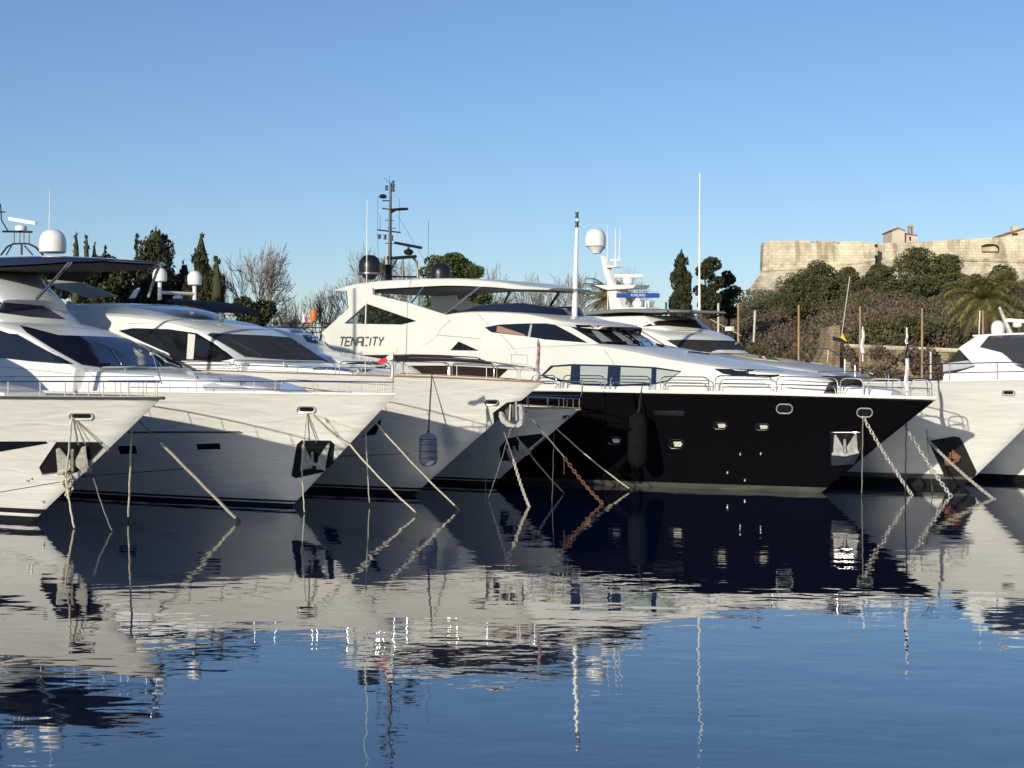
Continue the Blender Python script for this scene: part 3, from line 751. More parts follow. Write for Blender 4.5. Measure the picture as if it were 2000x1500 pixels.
for w in ([(1122, 640), (1170, 668)], [(1180, 655), (1200, 664), (1224, 672)], [(1238, 645), (1275, 675)], [(1252, 645), (1300, 677)], [(1150, 636), (1206, 671)]): b5.stroke('mullion', w, .022, BLACK, .03)
b5.patch('wheelhouse_window', [(945, 639), (976, 633), (1030, 631), (1080, 631), (1116, 650), (1152, 671), (1064, 664), (1028, 658), (960, 650)], GLASS, .012)
b5.patch('window_blind', [(971, 638), (976, 637), (1024, 653), (1028, 657), (970, 649)], mat('tan_blind', (.26, .16, .11), .5), .02)
b5.patch('window_pillar', [(1036, 634), (1040, 634), (1036, 658), (1031, 658)], BLIND, .02)
b5.stroke('window_trim', [(945, 639), (976, 633), (1030, 631), (1080, 631), (1116, 650), (1152, 671), (1064, 664), (1028, 658), (960, 650), (945, 639)], .02, WHITE2, .012)
b5.patch('saloon_window', [(1056, 734), (1076, 714), (1116, 711), (1200, 713), (1280, 717), (1332, 725), (1304, 745), (1274, 752), (1200, 755), (1140, 753), (1085, 744)], GLASSB, .012)
for k, w in enumerate(([(1063, 733), (1081, 717), (1116, 715), (1114, 743), (1085, 740)], [(1134, 715), (1188, 716), (1186, 750), (1133, 750)], [(1213, 717), (1273, 720), (1272, 748), (1211, 751)], [(1283, 721), (1328, 727), (1303, 743), (1282, 747)])):
    b5.patch('window_pane', w, BLIND_GLINT if k == 0 else BLIND, .02)
b5.patch('foredeck_window', [(1394, 720), (1440, 721), (1510, 723), (1531, 724), (1522, 735), (1500, 738), (1440, 735), (1412, 730)], GLASS, .012)
b5.patch('vent_window', [(880, 684), (896, 667), (936, 685)], GLASS, .012)
b5.patch('main_deck_window', [(700, 690), (780, 691), (860, 693), (930, 697), (992, 722), (972, 740), (880, 738), (760, 735), (700, 732)], GLASSR, .012)
b5.loft('side_deck_moulding', [(-12.2, 4.86, 3.0, 4.9, 3.03, 4.92), (-13, 4.9, 3.1, 5.0, 3.14, 5.04), (-14.5, 4.98, 3.14, 5.12, 3.2, 5.15), (-18, 5.1, 3.14, 5.28, 3.2, 5.3), (-25, 5.1, 3.14, 5.28, 3.2, 5.3)], CREAM, body=False)
b5.stroke('panel_seam', [(800, 592), (795, 620)], .01, SEAM, .004)
b5.stroke('panel_seam', [(787, 636), (780, 652), (775, 690)], .014, SEAM, .004)
for w in ([(660, 650), (720, 648), (790, 650), (860, 655), (940, 662)], [(930, 610), (960, 640), (985, 660), (1010, 690)], [(1180, 682), (1200, 712)], [(860, 700), (930, 704), (1000, 714), (1060, 722)]): b5.stroke('panel_seam', w, .008, SEAM, .004)
b5.stroke('grab_rail', [(800, 698), (860, 699), (930, 703), (1000, 712), (1050, 722)], .018, STEEL, .06)
b5.stroke('hatch_outline', [(998, 692), (1030, 694), (1030, 712), (1000, 710), (998, 692)], .008, SEAM, .004)
b5.stroke('deck_vent', [(1345, 688), (1365, 690), (1384, 692)], .04, BLACK, .01)
# gangs of struts under the hardtop
MB().tube([b5.P(827, 561, -2.7), b5.P(804, 591, -2.9)], .05, 8).build('strut', STEEL, b5.root)
MB().tube([b5.P(940, 558, -2.5), b5.P(868, 613, -2.8)], .06, 8).build('strut', STEELD, b5.root)
MB().tube([b5.P(1095, 566, 1.2), b5.P(1075, 597, 1.2)], .06, 6).build('strut', BLACK, b5.root)
MB().tube([b5.P(995, 570, 2.4), b5.P(985, 592, 2.4)], .06, 6).build('strut', BLACK, b5.root)
# flybridge windscreen: a low curved wall of dark glass
pts = []
for k in range(25):
    w = -1.0 + 2.0 * k / 24
    y = 2.35 * math.copysign(abs(math.sin(w * math.pi / 2)) ** .8, w); x = -17.6 + 5.4 * math.cos(w * math.pi / 2) ** .55
    pts.append((x, y))
v = []; f = []
for i, (x, y) in enumerate(pts):
    zb = float(np.interp(x, [-17.6, -16, -13.5, -12.2], [7.3, 7.45, 7.38, 7.1])); h = float(np.interp(x, [-17.6, -15, -12.2], [.12, .42, .5]))
    v += [(x, y, zb), (x - .3, y * .96, zb + h), (x - .34, y * .95, zb + h), (x - .05, y * .98, zb)]
for i in range(24):
    for j in range(4): f.append([i * 4 + j, i * 4 + (j + 1) % 4, i * 4 + 4 + (j + 1) % 4, i * 4 + 4 + j])
mk('flybridge_windscreen', v, f, GLASSB, b5.root)
MB().tube([(x - .32, y * .955, v[i * 4 + 1][2] + .01) for i, (x, y) in enumerate(pts)], .018, 5).build('windscreen_rail', STEEL, b5.root)
MB().lathe((-15.6, -1.0, 7.3), [(.5, 0), (.5, .5), (.42, .62)], 12).build('helm_seat', GREYC, b5.root)
MB().lathe((-14.6, .8, 7.3), [(.5, 0), (.5, .4), (.4, .55)], 12).build('helm_seat', GREYC, b5.root)
# lettering on the arch
STROKES = {'T': [[(0, 1), (1, 1)], [(.5, 1), (.5, 0)]], 'E': [[(1, 1), (.0, 1), (0, 0), (1, 0)], [(0, .5), (.8, .5)]], 'N': [[(0, 0), (0, 1), (1, 0), (1, 1)]],
           'A': [[(0, 0), (0, 1), (1, 1), (1, 0)], [(0, .45), (1, .45)]], 'C': [[(1, 1), (0, 1), (0, 0), (1, 0)]], 'I': [[(.5, 1), (.5, 0)]], 'Y': [[(0, 1), (.5, .5), (1, 1)], [(.5, .5), (.5, 0)]]}
cx = 662.0
for ch in 'TENACITY':
    w = 4.0 if ch == 'I' else 9.2
    mb = MB()
    for st in STROKES[ch]:
        pts = []
        for (u_, v_) in st:
            p = b5.P(cx + u_ * w + v_ * 3.4, 675 - v_ * 16, -3.02); pts.append(p + Vector((0, -.008, 0)))
        for a, b in zip(pts[:-1], pts[1:]):
            mb.tube([a, b], .039, 4)
    mb.build('letter', LETTER, b5.root, False)
    cx += w + 2.3
# masts, domes, radar
MB().tube([b5.P(762, 548), b5.P(762, 450), b5.P(763, 357)], .10, 8, .055).build('mast', BLACK, b5.root)
def mbar(a, b, r=.03, nm='spreader', y=0, m=BLACK): MB().tube([b5.P(*a, y), b5.P(*b, y)], r, 5).build(nm, m, b5.root)
mbar((737, 449), (782, 454), .035); mbar((747, 407), (762, 409), .03); mbar((747, 392), (762, 392), .03); mbar((762, 410), (796, 408), .07); mbar((760, 418), (775, 409), .05)
for a in ((753, 430), (757, 445), (752, 475)): mbar(a, (a[0] + 16, a[1] + 1), .02)
def lamp(px, py, w, h, m=BLACK, nm='navigation_light'):
    a = b5.P(px, py + h / 2); r = w / 2 * b5.W(a).y / F; hh = h * b5.W(a).y / F
    MB().lathe(a, [(r, 0), (r, hh * .15), (r * .7, hh * .2), (r * .7, hh * .8), (r, hh * .85), (r, hh)], 10).build(nm, m, b5.root)
for q in ((755, 367, 7, 9), (768, 368, 7, 12), (768, 357, 6, 8), (752, 463, 7, 9), (765, 465, 7, 10), (741, 462, 8, 8)): lamp(*q)
a = b5.P(748, 388); MB().lathe(a, [(.01, 0), (.17, .03), (.2, .1), (.14, .2), (.01, .23)], 14).build('tv_antenna', BLACK, b5.root)
a = b5.P(785, 410); MB().lathe(a, [(.01, 0), (.3, .02), (.32, .06), (.01, .12)], 14).build('gps_disc', BLACK, b5.root)
for q in ((738, 381, 450, .012), (743, 420, 452, .012), (780, 387, 452, .012)): MB().tube([b5.P(q[0], q[2]), b5.P(q[0], q[1])], q[3], 4).build('whip_antenna', BLACK, b5.root)
MB().tube([b5.P(737, 452), b5.P(740, 540)], .012, 4).build('cable', BLACK, b5.root)
MB().tube([b5.P(776, 420), b5.P(836, 520)], .008, 4).build('stay', BLACK, b5.root)
MB().tube([b5.P(836, 520, 1), b5.P(837, 432, 1)], .014, 4).build('whip_antenna', BLACK, b5.root)
MB().tube([b5.P(761, 343), b5.P(761, 357)], .012, 4).tube([b5.P(750, 347), b5.P(761, 357)], .01, 4).build('wind_vane', BLACK, b5.root)
rf = MB()
rf.tube([b5.P(756, 505), b5.P(812, 501)], .09, 6).tube([b5.P(806, 502), b5.P(814, 512), b5.P(816, 545)], .06, 6).tube([b5.P(786, 505), b5.P(787, 545)], .05, 6).tube([b5.P(755, 500), b5.P(757, 546)], .12, 6)
rf.tube([b5.P(757, 540), b5.P(816, 541)], .05, 6).tube([b5.P(775, 507), b5.P(762, 530)], .04, 5)
rf.build('radar_frame', BLACK, b5.root)
MB().lathe(b5.P(798, 498), [(.12, 0), (.22, .08), (.25, .18), (.16, .26), (.06, .3), (.06, .42)], 16).build('radar_motor', BLACK, b5.root)
pa, pb = b5.P(771, 474), b5.P(823, 484)
MB().tube([pa, pb], .07, 8).build('radar_scanner', BLACK, b5.root)
b5.dome(722, 498, 536, 43, -1.6, BLACK, collar=STEELD); a = b5.P(722, 536, -1.6)
MB().lathe(a - Vector((0, 0, .25)), [(.2, 0), (.35, .15), (.42, .25)], 16).build('dome_base', BLACK, b5.root)
b5.dome(861, 514, 548, 41, 1.6, BLACK)
# white mast forward on the wheelhouse roof
MB().tube([b5.P(1122, 622), b5.P(1127, 445)], .14, 10, .075).build('light_mast', WHITE2, b5.root)
for q in ((1127, 420, 8, 11), (1127, 438, 9, 11)): lamp(*q)
lamp(1127, 430, 6, 5, WHITE2)
MB().tube([b5.P(1098, 611), b5.P(1122, 612)], .04, 5).build('horn', WHITE2, b5.root)
# rails of the black yacht: rounded hoops
for q in ((1040, 1087), (1098, 1180), (1192, 1272), (1292, 1386), (1398, 1506), (1516, 1636), (1643, 1688), (1694, 1764), (1776, 1820)):
    b5.rail(q, .72 if q[0] > 1380 else .66, r=.024, hoop=True, mid=.4, inset=.16)
    b5.rail((q[0] + 3, q[1] - 3), .42, r=.018, hoop=True, inset=.2)
for q0, q1 in ((.4, 2.2), (2.5, 5), (5.3, 8), (8.3, 11)): b5.railq(q0, q1, .72, r=.022, hoop=True, mid=.4, side=1, inset=.16)
# hull fittings
for q in ((1517, 789, 1548, 807), (1674, 797, 1704, 814)): fairlead(b5, *q)
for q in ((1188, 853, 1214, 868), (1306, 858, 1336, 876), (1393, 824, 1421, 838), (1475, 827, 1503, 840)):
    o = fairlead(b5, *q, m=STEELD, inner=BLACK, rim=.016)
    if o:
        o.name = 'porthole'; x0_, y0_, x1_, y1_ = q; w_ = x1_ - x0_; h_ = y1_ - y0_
        b5.patch('sun_glint', [(x0_ + w_ * .32, y0_ + h_ * .25), (x0_ + w_ * .8, y0_ + h_ * .25), (x0_ + w_ * .9, y0_ + h_ * .5), (x0_ + w_ * .8, y0_ + h_ * .78), (x0_ + w_ * .4, y0_ + h_ * .78)], BLIND_GLINT, .02, 4, o)  # cream patch paints the sun's reflection on the right of each porthole
for q in ((1446, 887), (1486, 886), (1421, 923), (1455, 938)):
    h = b5.H(*q, .01)
    if h: MB().lathe(h, [(.06, -.04), (.06, .04), (.03, .06)], 10).build('skin_fitting', STEELD, b5.root)
b5.patch('vent_slot', [(1275, 802), (1334, 802), (1337, 806), (1334, 811), (1280, 810)], STEELD, .03)
b5.patch('vent_slot_inner', [(1284, 805), (1332, 805), (1332, 808), (1284, 808)], BLACK, .045)
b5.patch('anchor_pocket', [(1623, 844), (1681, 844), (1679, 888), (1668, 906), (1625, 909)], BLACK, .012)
b5.stroke('anchor_pocket_rim', [(1623, 909), (1622, 844), (1681, 844), (1680, 888)], .02, STEEL, .02)
b5.patch('chafe_plate', [(1624, 889), (1676, 889), (1668, 906), (1625, 909)], STEELD, .02)
anchor(b5, [[(1630, 848), (1634, 848), (1647, 870), (1648, 884), (1628, 886)], [(1655, 870), (1670, 846), (1674, 847), (1676, 882), (1656, 884)]], [(1651, 855), (1652, 884)], [(1626, 884), (1652, 886), (1679, 880)], ANCH, .10)
# dark tender cover on the foredeck
cv = b5.loft('deck_crane_cover', [(1.6, 4.0, .5, 4.45, .3, 4.5), (.9, 4.0, .7, 4.55, .5, 4.62), (-.3, 4.0, .7, 4.52, .5, 4.6), (-.9, 4.0, .5, 4.4, .3, 4.45)], BLACKM, body=False)
b5.loft('foredeck_locker', [(3.2, 3.7, .5, 4.0, .4, 4.05), (2.4, 3.7, .8, 4.1, .7, 4.16), (1.2, 3.7, 1.0, 4.2, .9, 4.25)], WHITE2, body=False)

# ================================================================== sixth: white hull behind the black bow
b6 = Yacht((1884, 950), 40, 'white flared yacht hull with black anchor pocket at the right edge')
b6.hull((4.55, 4.45), 26, 3.1, 2.7, 13, 16, [(-30, 4.2), (-2, 4.35), (4.6, 4.5)], WHITE, [(0.30, ANTIF), (.5, GREYB)], flare=1.15, cap=WHITE2, capr=.035)
b6.patch('anchor_pocket', [(1813, 861), (1862, 852), (1874, 854), (1880, 862), (1908, 922), (1902, 931), (1845, 931)], ANTIF, .012, label='black anchor pocket stained with rust')
anchor(b6, [[(1845, 895), (1852, 890), (1862, 905), (1856, 908), (1846, 903)], [(1860, 873), (1866, 880), (1878, 890), (1872, 896), (1860, 893)]], [(1858, 880), (1856, 900)], [(1846, 905), (1860, 902), (1875, 894)], RUST, .16)
fairlead(b6, 1957, 762, 1982, 772)
b6.rail((1800, 2060), .72, r=.026, posts=(1855, 1950, 2040), mid=None); b6.rail((1800, 2060), .34, r=.02)
# ================================================================== seventh: superstructure seen above that hull
lat, alg = 68.0, -13.0
b7 = Yacht(None, 40, 'white sport yacht with raked arch and white radar dome at right edge', O=(alg * .766 + lat * .643, -alg * .643 + lat * .766))
b7.hull((4.0, 3.6), 20.5, 2.6, 2.3, 12, 14, [(-30, 3.4), (4, 3.6)], WHITE, [(0.3, ANTIF)], cap=WHITE2)
for yy in (-2.3, 2.1):
    MB().prism([Vector((b7.P(x, y, -2.3).x, yy, b7.P(x, y, -2.3).z)) for x, y in [(1842, 750), (1842, 735), (1905, 716), (1872, 680), (1908, 656), (1932, 655), (1913, 678), (1960, 690), (1984, 714), (2020, 730), (2060, 745), (2060, 770), (1842, 770)]], (0, .2, 0)).build('cabin_side', WHITE2, b7.root, False)
b7.plate('side_window', [(1914, 678), (1930, 661), (2010, 660), (2050, 720), (1985, 710), (1955, 688)], -2.32, .06, GLASSB)
xa = b7.P(1908, 656, -2.3).x; xb = b7.P(2030, 660, -2.3).x; zr = b7.P(1920, 655, -2.3).z
b7.loft('roof', [(xa - .2, zr - .04, 2.3, zr + .02, 2.3, zr + .05), (xa + 2, zr, 2.35, zr + .06, 2.3, zr + .12), (xb, zr - .05, 2.2, zr + .02, 2.1, zr + .1)], WHITE2, body=False)
b7.loft('cabin', [(xa - 1.6, 3.3, 2.2, 4.7, 2.2, 4.75), (xa, 3.3, 2.2, 4.85, 2.2, 4.9), (xb + 2, 3.3, 2.2, 4.6, 2.0, 4.7)], WHITE2, body=False)
b7.plate('canvas_screen', [(1842, 710), (1890, 704), (1904, 714), (1880, 720), (1842, 726)], -2.25, 4.4, GREYC)
b7.plate('windscreen_aft', [(1850, 708), (1872, 683), (1888, 704)], -2.25, 4.3, GLASS)
b7.dome(1949, 626, 653, 26, 0.4, DOMEW)
MB().tube([b7.P(1975, 655, 0), b7.P(1952, 600, 0)], .14, 6, .06).build('radar_arch', GALV, b7.root)
MB().lathe(b7.P(1987, 640, 0), [(.1, 0), (.2, .06), (.2, .2), (.1, .28)], 12).build('radar_motor', DOMEW, b7.root)
MB().tube([b7.P(1966, 625, 0), b7.P(2010, 628, 0)], .09, 6).build('radar_scanner', DOMEW, b7.root)
MB().tube([b7.P(1912, 653, 0), b7.P(1914, 607, 0)], .025, 5).build('whip_antenna', DOMEW, b7.root)

# ================================================================== eighth: white yacht behind with tall radar mast
b8 = Yacht(None, 58, 'white yacht behind the black one with white radar mast and beige cover', O=(15.3, 72.6))
b8.hull((3.6, 4.2), 26, 3.0, 2.6, 13, 16, [(-30, 4.0), (3.6, 4.25)], WHITE, [(0.4, ANTIF)], cap=WHITE2)
def s8(px, py, y): return b8.XZ(px, py, y)
x1, z1 = s8(1405, 689, 0); x2, z2 = s8(1385, 665, 0); x3, z3 = s8(1300, 642, 0)
b8.loft('cabin', [(x1 + .3, 3.9, 2.5, z1 - .1, 2.4, z1, .6), (x2, 3.9, 2.6, z2 - .1, 2.35, z2 + .1, .6), (x2 - .4, 3.9, 2.6, z2 + .15, 2.35, z2 + .3, .6), (x2 - 3, 3.9, 2.7, z2 + .4, 2.4, z2 + .75), (x2 - 12, 3.9, 2.7, z2 + .6, 2.4, z2 + .9)], WHITE2)
b8.patch('windshield', [(1302, 665), (1350, 664), (1420, 666), (1474, 670), (1490, 680), (1502, 690), (1460, 691), (1406, 690), (1335, 684)], MESHC, .03)
xf, zf = s8(1390, 640, 0)
b8.loft('flybridge', [(x2 - 1.2, 6.2, 1.6, z2 + .5, 1.5, z2 + .6, .4), (x2 - 2.2, 6.2, 2.0, z2 + .9, 1.8, z2 + 1.0, .4), (x2 - 3.2, 6.2, 2.0, z2 + 1.35, 1.7, z2 + 1.4, .4), (x2 - 10, 6.2, 2.1, z2 + 1.4, 1.9, z2 + 1.5)], WHITE2)
b8.patch('flybridge_windscreen', [(1255, 638), (1285, 627), (1345, 624), (1370, 627), (1393, 645), (1350, 640), (1300, 636)], GLASSR, .02)
xh, zh = s8(1350, 610, 0)
b8.loft('hardtop', [(xh + 1.0, zh - .05, 1.6, zh, 1.5, zh + .04), (xh, zh - .05, 2.1, zh + .04, 2.1, zh + .12), (xh - 4, zh + .1, 2.2, zh + .22, 2.2, zh + .3), (xh - 8, zh + .05, 2.2, zh + .18, 2.2, zh + .25)], GREYP, body=False)
for yy in (-1.9, 1.9): MB().tube([(xh + .5, yy, zh), (xh - .4, yy, z2 + 1.3)], .05, 6).build('strut', BLACK, b8.root)
b8.loft('coachroof', [(2.0, 4.0, .6, 4.3, .4, 4.35), (0, 4.0, 1.6, 4.75, 1.3, 4.9), (-3.5, 4.0, 2.1, 5.1, 1.8, 5.35), (x1 + .6, 4.0, 2.4, 5.5, 2.1, 5.75)], GREYC)
b8.patch('beige_cover', [(1424, 692), (1470, 691), (1540, 694), (1600, 698), (1640, 704), (1600, 706), (1520, 706), (1470, 701)], BEIGE, .03)
# mast
y8 = 0.0
def m8(pts, r, nm='mast_leg', m=DOMEW, r2=None, n=6): MB().tube([b8.P(a, b_, y8) for a, b_ in pts], r, n, r2).build(nm, m, b8.root)
b8.plate('mast_foot', [(1186, 560), (1203, 566), (1215, 602), (1191, 602)], -.25, .5, DOMEW)
b8.plate('mast_leg', [(1173, 500), (1180, 500), (1192, 540), (1200, 562), (1190, 562), (1180, 535)], -.12, .24, DOMEW)
b8.plate('lower_platform', [(1191, 601), (1262, 600), (1260, 607), (1192, 609)], -.5, 1.0, DOMEW)
b8.plate('upper_platform', [(1160, 557), (1242, 556), (1236, 563), (1185, 566)], -.5, 1.0, DOMEW)
b8.plate('small_platform', [(1182, 519), (1204, 518), (1204, 522), (1182, 523)], -.3, .6, DOMEW)
b8.dome(1163, 446, 482, 41, y8, DOMEW, name='satellite_dome'); a = b8.P(1165, 495, y8)
MB().lathe(a, [(.25, 0), (.3, .1), (.55, .36)], 18).build('dome_base', DOMEW, b8.root)
m8([(1187, 620), (1186, 441)], .03, 'whip_antenna', r2=.015); m8([(1202, 507), (1202, 445)], .035, 'whip_antenna', r2=.018); m8([(1209, 507), (1212, 446)], .035, 'whip_antenna', r2=.018)
m8([(1191, 508), (1214, 508)], .06, 'antenna_bracket'); m8([(1202, 508), (1202, 521)], .09, 'antenna_bracket')
def rad8(px, py, w, m, yb):
    a = b8.P(px, py, y8); MB().lathe(a, [(.2, 0), (.3, .1), (.32, .3), (.2, .42), (.1, .55)], 16).build('radar_motor', DOMEW, b8.root)
    hw = w / 2 * b8.W(a).y / F; c = b8.P(px, yb, y8)
    s_ = Vector((b8.u.x, b8.n.x, 0)).normalized()
    MB().tube([c - s_ * hw, c - s_ * hw * .9, c + s_ * hw * .9, c + s_ * hw], .13, 8).build('radar_scanner', m, b8.root)
    return c, s_, hw
rad8(1227, 556, 56, DOMEW, 539)
c, s_, hw = rad8(1246, 601, 84, BLUEP, 577)
fc = bpy.data.curves.new('radar_text', 'FONT'); fc.body = 'FURUNO'; fc.size = .2; fc.extrude = .004; fc.align_x = 'CENTER'; fc.align_y = 'CENTER'
fo = bpy.data.objects.new('tmp', fc); C.objects.link(fo)
dg = bpy.context.evaluated_depsgraph_get(); me = bpy.data.meshes.new_from_object(fo.evaluated_get(dg)); bpy.data.objects.remove(fo)
me.materials.clear(); me.materials.append(DOMEW)
to = bpy.data.objects.new('radar_lettering', me); C.objects.link(to); to.parent = b8.root
to.matrix_local = Matrix.Translation(c + Vector((-s_.y * -1, -s_.x, 0)) * .135) @ Matrix(((s_.x, 0, s_.y, 0), (s_.y, 0, -s_.x, 0), (0, 1, 0, 0), (0, 0, 0, 1)))
m8([(1260, 622), (1261, 588)], .04, 'grab_rail'); m8([(1268, 622), (1266, 588)], .04, 'grab_rail')
MB().tube([b8.P(1366, 620, 1.2), b8.P(1366, 520, 1.2), b8.P(1367, 338, 1.2)], .075, 6, .035).build('tall_whip_antenna', DOMEW, b8.root)
MB().tube([b8.P(1472, 668, 1.8), b8.P(1475, 603, 1.8)], .06, 6).build('light_post', PALEP, b8.root)
p = b8.P(1475, 602, 1.8); MB().box(p, (.3, .5, .12)).build('floodlight', BLACK, b8.root)
MB().box(b8.P(1425, 642, 1.0), (.5, .18, .22)).build('horn', DOMEW, b8.root)
MB().tube([b8.P(1372, 615, 1.0), b8.P(1448, 656, 1.0)], .02, 4).build('awning_line', PALEP, b8.root)
st = MB()
for y in (-.4, .4): st.tube([b8.P(1594, 695, y), b8.P(1597, 680, y), b8.P(1618, 682, y), b8.P(1705, 732, y)], .03, 5)
for a, b_ in (((1618, 682), (1616, 706)), ((1650, 701), (1650, 728)), ((1670, 713), (1670, 738))): st.tube([b8.P(*a, -.4), b8.P(*b_, -.4)], .025, 5)
st.build('boarding_rail', STEELD, b8.root)
b8.railq(.3, 3.5, .6, hoop=True, mid=.3); b8.railq(3.7, 7.5, .6, hoop=True, mid=.3); b8.railq(.3, 4, .6, side=1, hoop=True, mid=.3)

# ================================================================== ropes and chains
def hw(b, px, py, off=.05):
    h = b.H(px, py, off); return b.W(h) if h else None
def rp(a, px, py, r, m, label, sag=0.0, via=None):
    if a is None: return
    pts = [a] + ([via] if via is not None else []) + [wz(px, py, -.05)]
    return rope('mooring_rope', pts, r * .85, m, label, sag=sag or .10)
rp(hw(b1, 142, 815), 146, 1036, .035, ROPE, 'pale rope hanging straight down in front of the leftmost anchor', via=hw(b1, 141, 920, .35))
k = hw(b1, 141, 935, .3)
if k:
    mb = MB()
    for j in range(9):
        a = rng.normal(0, .07, (5, 3)); a[:, 2] = np.linspace(.28, -.3, 5) + rng.normal(0, .05, 5)
        mb.tube([k + Vector(q) for q in a], .032, 5)
    tag(mb.build('rope_knot', ROPE), 'bunched pale knot on the rope below the leftmost anchor', 'knot')
for (q, e, lb) in (((145, 817), (160, 862), 'short dark line from the leftmost hawse to the left fluke'), ((147, 817), (174, 862), 'short dark line from the leftmost hawse to the right fluke'), ((150, 819), (214, 871), 'long thin line from the leftmost hawse to the stem')):
    a, b_ = hw(b1, *q), hw(b1, *e, .2)
    if a and b_: rope('mooring_rope', [a, b_], .018, ROPED, lb)
rp(b1.W(b1.P(183, 935, .3)), 221, 1042, .022, ROPED, 'thin brown line entering the water under the leftmost bow')
rp(b1.W(b1.P(258, 815, .8)), 250, 1021, .034, ROPE, 'pale rope dropping almost vertically right of the leftmost bow')
s0 = b1.W(b1.P(262, 812, .8)); s1 = wz(470, 1022, -.05)
rope('mooring_rope', [s0, s0.lerp(s1, .24)], .02, ROPED, 'thin dark head of the thick white line off the leftmost bow')
rope('mooring_rope', [s0.lerp(s1, .24), s1], .05, ROPE, 'thick white mooring line slanting from the leftmost bow into the water')
rp(hw(b2, 600, 806), 595, 1006, .028, ROPE, 'pale vertical rope in front of the second anchor from left', via=hw(b2, 597, 900, .3))
for (q, e, lb) in (((601, 806), (622, 861), 'short dark line from the second hawse down to its anchor'), ((610, 806), (704, 838), 'thin pale line from the second hawse to the stem')):
    a, b_ = hw(b2, *q), hw(b2, *e, .12)
    if a and b_: rope('mooring_rope', [a, b_], .018, ROPED if e[0] == 622 else ROPE, lb)
a = hw(b2, 611, 808); e = hw(b2, 686, 860, .25)
rp(a, 822, 1009, .036, ROPE, 'white mooring line slanting from the second hawse past the second bow', via=e)
rp(b2.W(b2.P(714, 838, .7)), 722, 990, .03, ROPE, 'pale rope dropping vertically right of the second bow')
s0 = b2.W(b2.P(725, 815, .8)); s1 = wz(901, 999, -.05)
rp(s0, 901, 999, .036, ROPE, 'white mooring line crossing in front of the hanging navy fender')
rp(hw(b3, 952, 790), 948, 979, .018, ROPEK, 'thin black rope hanging vertically from the third hawse')
a, b_ = hw(b3, 955, 790), hw(b3, 966, 833, .15)
if a and b_: rope('mooring_rope', [a, b_], .018, ROPEK, 'short black line from the third hawse to its anchor pocket')
a = hw(b3, 985, 835) or b3.W(b3.P(985, 845, .3)); e = wz(1035, 993, -.05); mid = a.lerp(e, .36)
rope('mooring_rope', [a, mid], .025, ROPED, 'grey line leading down to the pale chain')
chain('mooring_chain', mid, e, ROPE, 'pale galvanised mooring chain running into the dark water', .17, .02)
rp(b3.W(b3.P(998, 838, .2)), 1105, 966, .034, ROPED, 'grey mooring line beside the pale chain')
rp(b3.W(b3.P(997, 838, .3)), 952, 977, .02, ROPED, 'thin grey line slanting left under the third anchor')
a = b3.W(b3.P(1024, 800, .3)); e = wz(1181, 987, -.05); mid = a.lerp(e, .5)
rope('mooring_rope', [a, mid], .026, ROPED, 'dark grey line leading down to the rusty chain')
chain('mooring_chain', mid, e, RUST, 'rusty red mooring chain running into the dark water', .17, .02)
chain('chain_end', mid, mid - Vector((0, 0, .6)), RUST, 'short rusty chain end dangling from the rope shackle', .17, .02, 0)
rp(b4.W(b4.P(1088, 838, .1)), 1239, 961, .03, ROPE, 'pale mooring line stretched across the black hull')
rp(b4.W(b4.P(1082, 842, .1)), 1078, 992, .018, ROPED, 'thin vertical line hanging from the smaller boat')
a = b4.W(b4.P(1070, 850, .1)); rope('mooring_rope', [a, b4.W(b4.P(1040, 876, -.8))], .025, ROPED, 'short grey line hanging beside the smaller boat anchor')
a = hw(b5, 1686, 813); e = wz(1783, 969, -.05)
if a:
    chain('mooring_chain', a, e, GALV, 'pale chain from the black bow hawse into the water', .2, .026)
    rp(hw(b5, 1686, 813, .1), 1683, 971, .03, ROPED, 'dark rope hanging vertically from the black bow hawse')
s0 = b5.W(b5.P(1765, 826, .8)); e = wz(1859, 971, -.05)
chain('mooring_chain', s0, e, GALV, 'pale chain beyond the black bow in front of white hull', .2, .026)
rp(b5.W(b5.P(1770, 820, .5)), 1768, 987, .028, ROPEK, 'black rope hanging vertically just beyond the black bow')
rp(hw(b6, 1810, 838), 1822, 968, .02, ROPED, 'thin rope hanging down the white hull left of rusty anchor')
a = hw(b6, 1812, 853, .25)
if a: chain('mooring_chain', a, wz(1945, 978, -.05), GALV, 'pale chain passing over the rusty anchor into the water', .2, .028)

